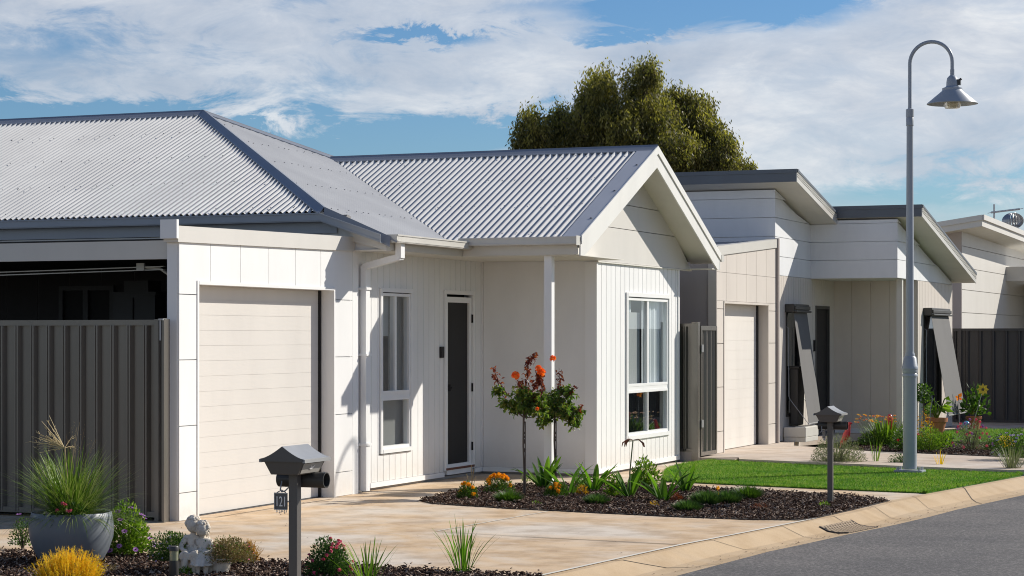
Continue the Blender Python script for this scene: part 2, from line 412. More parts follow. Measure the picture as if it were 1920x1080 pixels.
km = MB(); N = (len(kb)-1)*6; S = [0,.06,.12,.2,.3,.4,.5,.6,.72,.85,1]
for a in range(N):
    for s0, s1 in zip(S, S[1:]): km.quad(kpt(a/6, s0), kpt(a/6, s1), kpt((a+1)/6, s1), kpt((a+1)/6, s0))
    q0, q1 = kpt(a/6, 1), kpt((a+1)/6, 1); km.quad(q0, (q0[0],q0[1],-.2), (q1[0],q1[1],-.2), q1)
kerb = km.build('kerb', M['kerb'], smooth=True); struct(kerb)
jm = MB()
for i in (1.35, 2.45, 3.35, 4.6, 5.55, 6.45, 7.6, 8.35, 9.1, 9.8):
    for s0, s1 in zip(S, S[1:]):
        p0, p1, p2, p3 = kpt(i, s0), kpt(i, s1), kpt(i+.008, s1), kpt(i+.008, s0)
        jm.quad(*[(p[0],p[1],p[2]+.003) for p in (p0,p1,p2,p3)])
M['joint'] = paint('dark_joint_line', (.10,.08,.06), .9, .1)  # dark sealed joints in the slab and kerb
M['joint_lt'] = paint('pale_joint_sealant', (.66,.62,.54), .9, .05)
struct(jm.build('kerb_joints', M['joint']))
rd = [(p[0],p[1]) for p in kf]; rd = rd+[(40, rd[-1][1]), (40,-20), (rd[0][0]-2,-20)]
a = MB(); a.add([(p[0],p[1],-.093) for p in rd], [tuple(range(len(rd)))]); struct(a.build('road', M['asphalt']))
# ragged tar lip on the concrete edge
lip = MB(); random.seed(3)
for k in range(0):
    i = random.uniform(.8, 10.2); p = kpt(i, 1.0); q = .012+random.random()*.03
    ox = random.uniform(-.03,.02); pts = [(p[0]+ox+q*math.cos(t)*random.uniform(.6,1.3), p[1]+q*1.6*math.sin(t)*random.uniform(.6,1.3), -.0885) for t in (0,1,2,3,4,5)]
    lip.add(pts, [(0,1,2,3,4,5)])


def G(l, z=0): return [gr(x, y, z) for x, y in l]
# driveway of the near house, out to the kerb
drive = G([(-420,1033),(-420,940),(-100,945),(330,945),(648,915),(700,905),(850,885),(900,878),(1120,870),(1290,852),(1400,852),(1390,861.5),(1330,865.5),(1249,884),(1243,903),(1480,914.5),(1736,926)][::-1])
# bed cut-outs are laid as their own raised sheets of bark, so the slab can run under them
kseg = kb[2:9]
dpoly = G([(-420,1020),(0,1035),(230,1040),(560,1058),(900,1076),(1012.5,1080)])+kb[3:9]+G([(1480,914.5),(1243,903),(1249,884),(1330,865.5),(1392,859),(1392,845),(900,845),(-420,900)])
sheet('driveway', dpoly, 0.0, M['concrete'], .1)
# joints
def strip(mb, a, b, w, z):
    a = Vector((*a,0)); b = Vector((*b,0)); n = (b-a).normalized().cross(Vector((0,0,1)))*w/2
    mb.quad((a.x-n.x,a.y-n.y,z),(b.x-n.x,b.y-n.y,z),(b.x+n.x,b.y+n.y,z),(a.x+n.x,a.y+n.y,z))
dj = MB()
strip(dj, gr(815,997), gr(1000,1007.7), .012, .004); strip(dj, gr(1000,1007.7), gr(1277,1021.7), .02, .004)
strip(dj, gr(404,970.4), gr(625,935.5), .014, .004); strip(dj, gr(-300,985), gr(404,970.4), .012, .004)
struct(dj.build('slab_joints', M['joint']))
dj = MB(); strip(dj, gr(821,996), gr(1028,959), .02, .004)
kk = G([(1012,1080),(1277,1021.7),(1396,998.8),(1495,979),(1530,972)])
for p, q in zip(kk, kk[1:]): strip(dj, p, q, .035, .005)
struct(dj.build('slab_sealant', M['joint_lt']))
# driveway and paths of the second house (stands a little proud of the lawn)
d2 = G([(1340,858),(1385,857.5),(1386,860.5),(1560,868),(1680,873),(1890,881),(2100,880),(2100,838),(1870,856),(1720,850),(1600,843),(1480,835),(1500,822),(1620,812),(1720,806),(1960,800),(1960,790),(1290,790),(1290,858)], .05)
sheet('side_driveway', d2, .05, M['path'], .12)
# path between bark bed and lawn is part of the driveway slab; lawn
lawn_pts = G([(1249,884),(1262,878),(1285,872),(1330,865.8),(1386,862.5),(1560,870),(1680,875),(1890,883.5),(1916.6,891.5)])+[kb[8]]+G([(1735,925.5),(1600,920),(1480,914.5),(1360,909),(1243,903)])
sheet('lawn', lawn_pts, .012, M['turfbase'], .05)
lawn2_pts = G([(1700,822),(1790,829),(1870,831),(2050,835),(2050,810),(1850,806.5),(1790,808)], .05)
sheet('rear_lawn', lawn2_pts, .066, M['turfbase'], .03)
def inside(p, poly):
    c = False; n = len(poly)
    for i in range(n):
        (x1,y1),(x2,y2) = poly[i],poly[(i+1)%n]
        if (y1 > p[1]) != (y2 > p[1]) and p[0] < (x2-x1)*(p[1]-y1)/(y2-y1)+x1: c = not c
    return c
def scatter(poly, n):
    x0,x1 = min(p[0] for p in poly),max(p[0] for p in poly); y0,y1 = min(p[1] for p in poly),max(p[1] for p in poly); k = 0
    while k < n:
        p = (random.uniform(x0,x1), random.uniform(y0,y1))
        if inside(p, poly): k += 1; yield p
random.seed(11)
for nm, poly, cnt, z, ln in (('turf', lawn_pts, 70000, .012, .021), ('rear_turf', lawn2_pts, 9000, .066, .035)):
    g = MB()
    for (x, y) in scatter(poly, cnt):
        a = random.uniform(0,6.28); l = ln*random.uniform(.5,1.3); w = .006; lx = random.gauss(0,.4)*l; ly = random.gauss(0,.4)*l
        c_, s_ = math.cos(a)*w, math.sin(a)*w
        g.tri((x-c_,y-s_,z),(x+c_,y+s_,z),(x+lx,y+ly,z+l))
    tag(g.build(nm, M['grass']), 'short green artificial turf beside the driveways' if nm == 'turf' else 'strip of green turf in front of the far fence', 'lawn', kind='stuff')
# bark beds
def bed(name, poly, n, z, label):
    b = MB(); pl = poly
    ar = sum(pl[i][0]*pl[(i+1)%len(pl)][1]-pl[(i+1)%len(pl)][0]*pl[i][1] for i in range(len(pl)))
    if ar < 0: pl = pl[::-1]
    s_ = MB(); s_.prism(pl, z-.03, z+.004); struct(s_.build(name+'_soil', M['soil']))
    for (x, y) in scatter(poly, n):
        L = random.uniform(.010,.038)*(1.7 if random.random() < .06 else 1); w_ = random.uniform(.005,.013); a = random.uniform(0,6.28)
        u = Vector((math.cos(a),math.sin(a),random.gauss(0,.5))).normalized()*L/2; v = Vector((-math.sin(a),math.cos(a),random.gauss(0,.5))).normalized()*w_/2
        c = Vector((x,y,z+.006+abs(random.gauss(0,.014)))); nn = u.cross(v).normalized()*.003
        p = [c-u-v, c+u-v*.7, c+u*1.1+v, c-u*.9+v]
        b.add([q-nn for q in p]+[q+nn for q in p], [(3,2,1,0),(4,5,6,7),(0,1,5,4),(1,2,6,5),(2,3,7,6),(3,0,4,7)])
    tag(b.build(name, M['mulch']), label, 'bark mulch', kind='stuff')
bed2 = G([(786,939),(860,922),(930,914),(1010,910),(1120,908.5),(1290,915),(1480,925.5),(1600,932),(1668.6,939.5)])+[gr(1598,957)]+G([(1529,972.5),(1500,976),(1400,975),(1270,970),(1130,963),(950,954),(810,945)])
bed('rose_bed_mulch', bed2, 26000, .004, 'dark bark chips round the roses and strap leaved plants')
bed3 = G([(-200,1025),(0,1035),(230,1040),(560,1058),(900,1076),(1020,1082),(960,1110),(500,1190),(200,1220),(-200,1180)])
bed('front_bed_mulch', bed3, 30000, .004, 'dark bark chips around the grey pot in the foreground')
bed4 = G([(1590,842),(1640,836),(1720,832),(1790,835),(1880,838),(1980,838),(1980,862),(1870,856.5),(1720,850),(1620,845)], .05)
bed('rear_bed_mulch', bed4, 5000, .056, 'bark chips in the flower bed of the second house')
# leaf litter blown over the slab and into the gutter, ragged turf edge
random.seed(77); ll = MB()
def bit(x, y, z, s_):
    a = random.uniform(0,6.28); u = Vector((math.cos(a),math.sin(a),random.uniform(-.2,.3)))*s_; v = Vector((-math.sin(a),math.cos(a),random.uniform(-.2,.3)))*s_*random.uniform(.3,.7); c = Vector((x,y,z+s_*.35))
    ll.add([c-u, c+v, c+u, c-v], [(0,1,2,3)])
for (x, y) in scatter(dpoly, 260): bit(x, y, .002, random.uniform(.006,.016))
for k in range(420):
    q = kpt(random.uniform(1,10), min(.99, max(.4, random.gauss(.8,.12)))); bit(q[0], q[1], q[2]+.002, random.uniform(.004,.014))
for k in range(240):      # strays out of the bark beds
    i = random.randrange(len(bed2)); p, q = bed2[i], bed2[(i+1)%len(bed2)]; t = random.random(); bit(p[0]+(q[0]-p[0])*t+random.gauss(0,.06), p[1]+(q[1]-p[1])*t+random.gauss(0,.06), .003, random.uniform(.006,.018))
tag(ll.build('leaf_litter', M['mulch']), 'scattered bark crumbs and dry leaves on the concrete and in the gutter', 'leaf litter', kind='stuff')
eg = MB()
for k in range(5200):
    i = random.randrange(len(lawn_pts)); p, q = lawn_pts[i], lawn_pts[(i+1)%len(lawn_pts)]; t = random.random(); x = p[0]+(q[0]-p[0])*t; y = p[1]+(q[1]-p[1])*t
    dx, dy = random.gauss(0,.022), random.gauss(0,.022); eg.tri((x-.004,y,.006),(x+.004,y,.006),(x+dx,y+dy,random.uniform(.02,.05)))
tag(eg.build('turf_edge', M['grass']), 'ragged green fringe along the edge of the lawn', 'lawn', kind='stuff')
# drain grate set in the kerb
gx = root('drain_grate', 'rusty honeycomb drain grate set in the tan kerb', 'drain grate', kpt(5.4,.6))
i0, i1, s0, s1 = 5.12, 5.68, .33, .93
fr = MB(); bars = MB()
def kq(mb, ia, ib, sa, sb, z0, z1):
    P_ = [kpt(ia,sa), kpt(ia,sb), kpt(ib,sb), kpt(ib,sa)]
    mb.hexa([(p[0],p[1],p[2]+z0) for p in P_], [(p[0],p[1],p[2]+z1) for p in P_])
n_ = 16
for k in range(n_):
    sa, sb = s0+(s1-s0)*k/n_, s0+(s1-s0)*(k+1)/n_
    kq(fr, i0-.015, i0, sa, sb, -.01, .012); kq(fr, i1, i1+.015, sa, sb, -.01, .012); kq(fr, i0, i1, sa, sb, .001, .004)
for k in range(12):
    for q in range(9):
        ia = i0+(i1-i0)*(k+(.5 if q % 2 else 0))/12; sa = s0+(s1-s0)*q/9
        kq(bars, ia+.006, min(i1, ia+.042), sa+.012, sa+.054, .0045, .011)
M['pit'] = paint('drain_pit', (.05,.045,.04), .9, .1); M['rust'] = paint('rusted_iron', (.36,.27,.18), .8, .15)
fr.build('frame', M['pit'], gx); bars.build('bars', M['rust'], gx)
# ================================================================ near house
h1 = root('house', 'white house with corrugated hip roof, open carport and white gable porch', 'house', (-12, 21, 0))
XG, XW, XF = -9.86, -9.92, -8.45          # garage front, entry wall, gable wall
# --- garage front (a thin wall with the sectional door, open behind)
gw = MB(); zc = [0, .25, .85, 1.445, 2.035, 2.13]
pier = []
for a0, a1 in ((16.35, 16.66), (19.42, 19.83)):
    zz = [.0, .25, .85, 1.445, 2.035]
    for b, t in zip(zz, zz[1:]): pier.append((a0, a1, b, t))
    gw.box(XG-.12, XG, a0+.004, a1-.004, 2.039, 2.139)
vj = [16.35]+[onX(p, XG)[0] for p in (394.8, 451, 504, 554, 601.5)]+[19.83]
top = lambda y: 2.5+.05*(y-16.35)/3.48
panels(gw, 'X', XG, pier, gap=.008, th=.02, back=.12)
for a0, a1 in zip(vj, vj[1:]):
    lo = 2.135
    q = .004
    for (o0, o1, g) in ((-.02, 0, q), (-.12, -.021, 0)):
        gw.hexa([(XG+o0,a0+g,lo+.004),(XG+o1,a0+g,lo+.004),(XG+o1,a1-g,lo+.004),(XG+o0,a1-g,lo+.004)],
                [(XG+o0,a0+g,top(a0)),(XG+o1,a0+g,top(a0)),(XG+o1,a1-g,top(a1)),(XG+o0,a1-g,top(a1))])
gw.box(XG-.12, XG-.02, 16.345, 16.36, 0, 2.5)
for a0, a1 in ((16.66, 16.69), (19.392, 19.42)): gw.box(XG-.15, XG+.008, a0, a1, 0, 2.165)
gw.box(XG-.15, XG+.010, 16.69, 19.392, 2.13, 2.160)
gw.build('garage_wall', M['white'], h1)
cp = MB()
for (o0, o1) in ((-.13, .022),):
    cp.hexa([(XG+o0,16.30,2.50),(XG+o1,16.30,2.50),(XG+o1,19.84,2.55),(XG+o0,19.84,2.55)],
            [(XG+o0,16.30,2.645),(XG+o1,16.30,2.645),(XG+o1,19.84,2.70),(XG+o0,19.84,2.70)])
cp.build('parapet_capping', M['gable'], h1)
MB().box(XG-.14, XG+.03, 16.26, 16.298, 2.53, 2.70).build('capping_end', M['white_trim'], h1)
# sectional door
gd = MB(); n = 0; z = .008
rowz = [.008]+[.008+2.13*(k+1)/15 for k in range(15)]
for b, t in zip(rowz, rowz[1:]):
    gd.box(-10.075, -10.02, 16.60, 19.355, b+.002, t-.002); gd.box(-10.075, -10.0225, 16.60, 19.355, b, t)
gdo = gd.build('garage_door', M['doorwhite'], h1)
MB().box(-10.08, -10.00, 19.358, 19.41, 0, 2.16).build('door_gap', M['black'], gdo)
MB().box(-10.07, -10.015, 16.6, 19.355, -.001, .0075).build('rubber_seal', M['black'], gdo)
# corner boards, upper side wall
cb = MB(); cb.box(XG-.10, XG-.01, 19.85, 19.98, 0, 2.86); cb.box(XG-.14, XG-.035, 19.98, 20.12, 0, 2.60)
cb.build('corner_board', M['white_trim'], h1)
# --- main walls
mw = MB()
W1 = (20.60, 21.42, .374, 2.18); DR = (22.31, 23.19, .06, 2.19)
grooved(mw, 'X', XW, 20.0, 23.6, .085, 2.60, [W1, DR], sp=.15)
mw.build('front_wall', M['white'], h1)
pw = MB(); grooved(pw, '-Y', 23.45, XW, XF-.02, .085, 2.60, [], sp=.9); pw.build('porch_wall', M['white'], h1)
fw = MB(); W2 = (24.51, 26.22, .40, 2.18)
grooved(fw, 'X', XF, 23.452, 26.65, .085, 2.56, [W2], sp=.17, w=.016, dp=.012); fw.build('gable_wall', M['white'], h1)
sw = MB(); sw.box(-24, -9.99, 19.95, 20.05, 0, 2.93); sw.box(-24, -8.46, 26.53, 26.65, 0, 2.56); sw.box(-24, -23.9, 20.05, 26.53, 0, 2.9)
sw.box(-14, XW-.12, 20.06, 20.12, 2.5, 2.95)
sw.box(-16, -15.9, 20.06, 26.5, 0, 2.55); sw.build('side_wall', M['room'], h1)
for q in ((XW, XW+.018, 20.05, 22.30, .03, .083),(XW, XW+.018, 23.2, 23.43, .03, .083),(XW+.02, XF, 23.432, 23.45, .03, .083),(XF, XF+.018, 23.432, 26.66, .03, .085)): MB().box(*q).build('base_board', M['white_trim'], h1)
for q in ((XF, XF+.016, 26.60, 26.655, .086, 2.54),(XF-.14, XF+.010, 23.436, 23.478, .086, 2.54)): MB().box(*q).build('corner_bead', M['white_trim'], h1)
MB().box(-24, XW-.02, 20.0, 26.6, -.1, .03).box(XW-.02, XF-.03, 23.48, 26.62, -.1, .03).build('slab', M['slab'], h1)
# --- windows and doors
def trim(mb, plane, fx, a0, a1, z0, z1, w=.05, o=.022):
    pbox(mb, plane, fx, a0-w, a0, -.05, o, z0-w, z1+w); pbox(mb, plane, fx, a1, a1+w, -.05, o, z0-w, z1+w)
    pbox(mb, plane, fx, a0, a1, -.05, o+.002, z1, z1+w); pbox(mb, plane, fx, a0, a1, -.05, o+.004, z0-w, z0)
def frame(mb, plane, fx, a0, a1, z0, z1, w=.04, o0=-.06, o1=.006):
    pbox(mb, plane, fx, a0, a0+w, o0, o1, z0, z1); pbox(mb, plane, fx, a1-w, a1, o0, o1, z0, z1)
    pbox(mb, plane, fx, a0+w, a1-w, o0, o1, z1-w, z1); pbox(mb, plane, fx, a0+w, a1-w, o0, o1, z0, z0+w)
def room(plane, fx, a0, a1, z0, z1, d, parent, mat):
    m = MB(); A = lambda a, o, z: P(plane, fx, a, -o, z)
    m.quad(A(a0,d,z0),A(a1,d,z0),A(a1,d,z1),A(a0,d,z1)); m.quad(A(a0,.13,z0),A(a0,d,z0),A(a0,d,z1),A(a0,.13,z1))
    m.quad(A(a1,d,z0),A(a1,.13,z0),A(a1,.13,z1),A(a1,d,z1)); m.quad(A(a0,.13,z1),A(a0,d,z1),A(a1,d,z1),A(a1,.13,z1))
    m.quad(A(a0,.13,z0),A(a1,.13,z0),A(a1,d,z0),A(a0,d,z0)); return m.build('room_lining', mat, parent)
def drape(mb, plane, fx, a0, a1, z0, z1, off, n=7, amp=.02):
    m = n*6
    for i in range(m):
        u0, u1 = a0+(a1-a0)*i/m, a0+(a1-a0)*(i+1)/m
        o0, o1 = off+amp*math.sin(i/m*n*6.28), off+amp*math.sin((i+1)/m*n*6.28)
        mb.quad(P(plane,fx,u0,-o0,z0),P(plane,fx,u1,-o1,z0),P(plane,fx,u1,-o1,z1),P(plane,fx,u0,-o0,z1))
M['net'] = paint('grey_net', (.20,.20,.195), .8, .05)
# entry window
w = MB(); trim(w, 'X', XW, 20.65, 21.38, .43, 2.14, .045)
frame(w, 'X', XW, 20.65, 21.38, 1.03, 2.13, .032); frame(w, 'X', XW, 20.65, 21.38, .43, .99, .032)
pbox(w, 'X', XW, 20.65, 21.38, -.09, .0, .99, 1.03); pbox(w, 'X', XW, 20.99, 21.04, -.062, .0, 1.062, 2.098)
wo = w.build('window', M['white_trim'], h1, label='tall narrow window beside the front door')
for (a0,a1,z0,z1) in ((20.68,20.992,1.06,2.1),(21.038,21.35,1.06,2.1),(20.68,21.35,.46,.96)):
    g = MB(); g.quad((XW-.02,a0,z0),(XW-.02,a1,z0),(XW-.02,a1,z1),(XW-.02,a0,z1)); g.build('pane', M['glass'], wo)
b = MB(); b.box(XW-.085, XW-.08, 20.6, 21.0, 1.66, 2.12); b.build('blind', M['blind'], wo)
b = MB(); drape(b, 'X', XW, 21.03, 21.40, 1.0, 2.12, .10, 4, .010); b.box(XW-.11, XW-.105, 20.6, 21.42, .38, 1.01); b.build('curtain', M['net'], wo)
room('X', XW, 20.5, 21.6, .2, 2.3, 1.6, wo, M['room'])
# big window
w = MB(); trim(w, 'X', XF, 24.56, 26.19, .43, 2.15, .05)
frame(w, 'X', XF, 24.56, 26.19, 1.035, 2.14, .034); frame(w, 'X', XF, 24.56, 26.19, .43, .99, .034)
pbox(w, 'X', XF, 24.56, 26.19, -.09, .002, .99, 1.035); pbox(w, 'X', XF, 25.35, 25.41, -.062, .0, 1.069, 2.106); pbox(w, 'X', XF, 25.365, 25.395, -.062, .0, .464, .956)
wo = w.build('window', M['white_trim'], h1, label='wide window with a curtain under the gable')
for (a0,a1,z0,z1) in ((24.59,25.352,1.065,2.11),(25.408,26.16,1.065,2.11),(24.59,25.367,.46,.96),(25.393,26.16,.46,.96)):
    g = MB(); g.quad((XF-.02,a0,z0),(XF-.02,a1,z0),(XF-.02,a1,z1),(XF-.02,a0,z1)); g.build('pane', M['glass'], wo)
b = MB(); drape(b, 'X', XF, 25.42, 26.3, .98, 2.3, .10, 5, .015); drape(b, 'X', XF, 24.90, 25.05, .98, 2.3, .12, 1, .012); b.build('curtain', M['curtain'], wo)
b = MB(); b.box(XF-.105, XF-.10, 24.5, 25.34, 1.0, 1.96); b.build('blind', M['blind'], wo)
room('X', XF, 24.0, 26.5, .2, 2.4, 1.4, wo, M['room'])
# security door
w = MB(); trim(w, 'X', XW, 22.36, 23.14, .14, 2.15, .045)
fr_ = MB(); frame(fr_, 'X', XW, 22.37, 23.13, .10, 2.12, .065, -.06, .0)
fr_.box(XW-.06, XW+.015, 22.37, 23.13, .045, .098)
do = fr_.build('security_door', M['white_trim'], h1); w.build('architrave', M['white_trim'], do)
MB().box(XW-.035, XW-.025, 22.43, 23.07, .16, 2.06).build('mesh_panel', M['black'], do)
MB().box(XW-.03, XW+.03, 22.45, 22.475, 1.02, 1.10).box(XW+.03, XW+.045, 22.45, 22.56, 1.05, 1.07).build('handle', M['black'], do)
for z in (1.82, 1.0, .30): MB().box(XW-.01, XW+.02, 23.125, 23.145, z, z+.10).build('hinge', M['black'], do)
MB().box(XW, XW+.03, 22.34, 23.16, .102, .128).build('timber_sill', M['timber'], do)
MB().box(XW, XW+.03, 22.19, 22.27, 1.41, 1.54).build('doorbell_panel', M['black'], h1, bevel=.004)
# porch post
pp = MB(); pp.box(-8.50, -8.41, 21.87, 21.96, .0, 2.57).box(-8.512,-8.398,21.858,21.972,.0,.03)
pp.build('porch_post', M['white_trim'], h1)
# --- roof
zh = lambda x: H+1.01+.43*(-9.45-x)                      # hip end plane
zg = lambda y: H+1.09+.45*(y-21.79) if y <= 24.5 else H+1.09+.45*(27.21-y)
zm = lambda y: H+1.32+.43*(y-19.8)                       # side plane
n1 = Vector((0,-.43,1)).normalized(); n2 = Vector((.43,0,1)).normalized(); n3 = Vector((0,-.45,1)).normalized()
# roofing screws, part of each roof sheet
def screw(mb, x, y, z, r=.0075):
    if r < .01: x += random.uniform(-.03,.03); y += random.uniform(-.03,.03); z += .004
    mb.add([(x-r,y-r,z),(x+r,y-r,z),(x+r,y+r,z),(x-r,y+r,z),(x,y,z+.010)], [(0,1,4),(1,2,4),(2,3,4),(3,0,4)])
sA, sB, sC, sD = MB(), MB(), MB(), MB()
for row in (.12, .95, 1.85, 2.75, 3.45):
    for k in range(60):
        x = -10.4-k*.228; y = 19.8+row
        if y < 19.8+(-10.17-x)-.1: screw(sA, x, y, zm(y)+.010)
for row in (.10, .8, 1.6, 2.4, 3.1, 3.8):
    x = -9.45-row
    for k in range(24):
        y = 19.9+k*.19
        lo_ = 19.8+(-10.17-x)+.15 if x < -10.17 else 19.85
        if y > lo_ and y < (21.8 if x > -9.6 else -9.45 and 21.79+(.43*(-9.45-x)-.08)/.45)-.1: screw(sB, x, y, zh(x)+.010)
for row in (.14, .95, 1.75, 2.5):
    y = 21.79+row
    for k in range(26):
        x = -8.35-k*.168
        if y > 21.79+(.43*(-9.45-x)-.08)/.45+.12 or x > -9.6: screw(sC, x, y, zg(y)+.010)
for y in (22.3, 23.1, 23.9): screw(sD, -8.1, y, zg(y)+.02, .014)
r = MB(); corr_sheet(r, 'X', -24, -10.17, lambda x: 19.80, lambda x: min(23.36, 19.8+(-10.17-x)), lambda x, y: zm(y), nrm=n1)
r.quad((-24,23.36,zm(23.36)),(-13.73,23.36,zm(23.36)),(-10.17,26.92,H+1.32),(-24,26.92,H+1.32))
ro = r.build('main_roof', M['roof'], h1, smooth='all', extra=(sA, M['screw']))
r = MB(); xv = lambda y: -9.45-(.08+.45*(y-21.79))/.43
corr_sheet(r, 'Y', 19.80, 24.6, lambda y: (-10.17-(y-19.8)) if y < 23.36 else -13.73+(y-23.36), lambda y: -9.42 if y < 21.85 else xv(y), lambda x, y: zh(x), nrm=n2, amp=.006)
r.build('hip_roof_end', M['roof'], h1, smooth='all', extra=(sB, M['screw']))
r = MB(); yv = lambda x: 21.79+(.43*(-9.45-x)-.08)/.45
corr_sheet(r, 'X', -12.46, -8.22, lambda x: max(21.77, yv(x)), lambda x: 24.5, lambda x, y: zg(min(y,24.5)), nrm=n3, amp=.0145, pitch=.084)
r.quad((-14,24.5,zg(24.5)),(-8.22,24.5,zg(24.5)),(-8.22,27.22,zg(27.22)),(-14,27.22,zg(27.22)))
r.build('gable_roof', M['roof'], h1, smooth='all', extra=(sC, M['screw']))
# valley
v = MB()
for k in range(20):
    a, b_ = -9.62-2.84*k/20, -9.62-2.84*(k+1)/20
    v.quad((a+.09,yv(a)-.02,zh(a)-.022),(a-.02,yv(a)+.09,zh(a)-.022),(b_-.02,yv(b_)+.09,zh(b_)-.022),(b_+.09,yv(b_)-.02,zh(b_)-.022))
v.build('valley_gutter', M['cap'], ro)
# caps: rolled centre with two flanges, swept along an edge
def cap(name, a, b, up_l, up_r, parent, mat, wdt=.15, roll=.035, hgt=.04, fl=None):
    """a->b edge; up_l/up_r: unit vectors running down each slope away from the edge"""
    a, b = Vector(a), Vector(b); up_l, up_r = Vector(up_l).normalized(), Vector(up_r).normalized(); Z = Vector((0,0,1))
    off = [(up_l*(wdt+.035)+Z*.002), (up_l*(wdt+.035)+Z*.016), (up_l*wdt+Z*.018), (up_l*.018+Z*(.022+(wdt-.018)*.12)), (up_l*.0+Z*(.030+(wdt-.0)*.12)), (up_r*.018+Z*(.022+(wdt-.018)*.12)), (up_r*wdt+Z*.018), (up_r*(wdt+.035)+Z*.016), (up_r*(wdt+.035)+Z*.002)]
    m = MB()
    for p, q in zip(off, off[1:]): m.quad(a+p, b+p, b+q, a+q)
    return m.build(name, mat, parent)
pk = (-13.73, 23.36, zm(23.36)); dnY = (0,-1,-.43); dnX = (1,0,-.43)
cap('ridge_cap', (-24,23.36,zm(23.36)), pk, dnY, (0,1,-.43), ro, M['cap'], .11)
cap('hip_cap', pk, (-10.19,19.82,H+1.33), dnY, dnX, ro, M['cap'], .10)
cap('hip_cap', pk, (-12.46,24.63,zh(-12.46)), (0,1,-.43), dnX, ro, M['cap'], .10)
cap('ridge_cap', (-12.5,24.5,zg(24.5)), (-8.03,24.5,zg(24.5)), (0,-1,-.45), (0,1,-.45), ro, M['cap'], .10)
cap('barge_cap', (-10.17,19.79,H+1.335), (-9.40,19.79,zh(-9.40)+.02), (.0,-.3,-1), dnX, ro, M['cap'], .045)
# barge flashing on the gable roof
f = MB()
for (y0, y1) in ((21.78,24.5),(24.5,27.23)):
    f.quad((-8.26,y0,zg(y0)+.016),(-8.03,y0,zg(y0)+.016),(-8.03,y1,zg(y1)+.016),(-8.26,y1,zg(y1)+.016))
    f.quad((-8.03,y0,zg(y0)+.016),(-8.03,y0,zg(y0)-.03),(-8.03,y1,zg(y1)-.03),(-8.03,y1,zg(y1)+.016))
f.build('barge_flashing', M['flash'], ro, extra=(sD, M['screw']))
# gutters: box profile swept; returns with end caps
def gutter_y(mb, x0, y0, y1, zt, w=.12, h=.085):   # runs along Y, open top, face at +X
    mb.box(x0, x0+.004, y0, y1, zt-h, zt-.01); mb.box(x0, x0+w-.004, y0, y1, zt-h, zt-h+.004)
    mb.box(x0+w-.004, x0+w, y0, y1, zt-h, zt); mb.box(x0+w-.002, x0+w+.008, y0, y1, zt-.012, zt+.002); mb.box(x0+w, x0+w+.006, y0, y1, zt-h+.01, zt-h+.02)
def gutter_x(mb, y0, x0, x1, zt, w=.12, h=.085, dz=0):   # runs along X, face at -Y; top falls by dz towards x0
    for (ya, yb, za, zb) in ((y0-.004,y0,-h,-.01),(y0-w+.004,y0-.004,-h,-h+.004),(y0-w,y0-w+.004,-h,0),(y0-w-.008,y0-w+.002,-.012,.002),(y0-w-.006,y0-w,-h+.01,-h+.02)):
        mb.hexa([(x0,ya,zt-dz+za),(x1,ya,zt+za),(x1,yb,zt+za),(x0,yb,zt-dz+za)],[(x0,ya,zt-dz+zb),(x1,ya,zt+zb),(x1,yb,zt+zb),(x0,yb,zt-dz+zb)])
g = MB(); gutter_x(g, 19.80, -24, -10.17, H+1.300, h=.09, dz=.0)
gutter_x(g, 19.79, -10.165, -9.46, H+1.062, h=.085, dz=-.235)
g.box(-24, -10.02, 19.78, 19.80, H+1.09, H+1.26); mg = g.build('side_gutter', M['gutter'], h1, smooth=False)
g = MB(); gutter_y(g, -9.45, 19.80, 21.78, H+1.065, h=.082); g.box(-9.45,-9.33,19.796,19.80,H+.983,H+1.066)
g.build('front_gutter', M['gutter_lt'], h1)
g = MB(); gutter_x(g, 21.79, -9.45, -8.04, H+1.105, h=.085); g.box(-8.045,-8.038,21.66,21.79,H+1.01,H+1.115); g.build('porch_gutter', M['gutter_lt'], h1)
fa = MB(); fa.box(-9.47, -9.452, 19.82, 21.80, H+.91, H+1.05); fa.box(-9.47, -8.075, 21.79, 21.808, H+.915, H+1.08)
fa.hexa([(-10.25,19.80,H+1.10),(-10.25,19.82,H+1.10),(-9.452,19.82,H+.90),(-9.452,19.80,H+.90)],[(-10.25,19.80,H+1.34),(-10.25,19.82,H+1.34),(-9.452,19.82,H+1.0),(-9.452,19.80,H+1.0)])
fa.build('fascia', M['offwhite'], h1)
sf = MB(); sf.box(XW+.001, -9.471, 19.83, 21.808, H+.905, H+.915); sf.box(XW+.001, -8.10, 21.809, 23.44, H+.905, H+.915)
sf.box(-24, -10.0, 19.801, 19.949, H+1.07, H+1.085); sf.build('soffit', M['soffit'], h1)
uw = MB(); uw.prismY([(-9.98,2.55),(-9.47,2.55),(-9.47,H+.98),(-9.98,H+1.20)], 19.86, 19.94); uw.build('upper_return_wall', M['white'], h1)
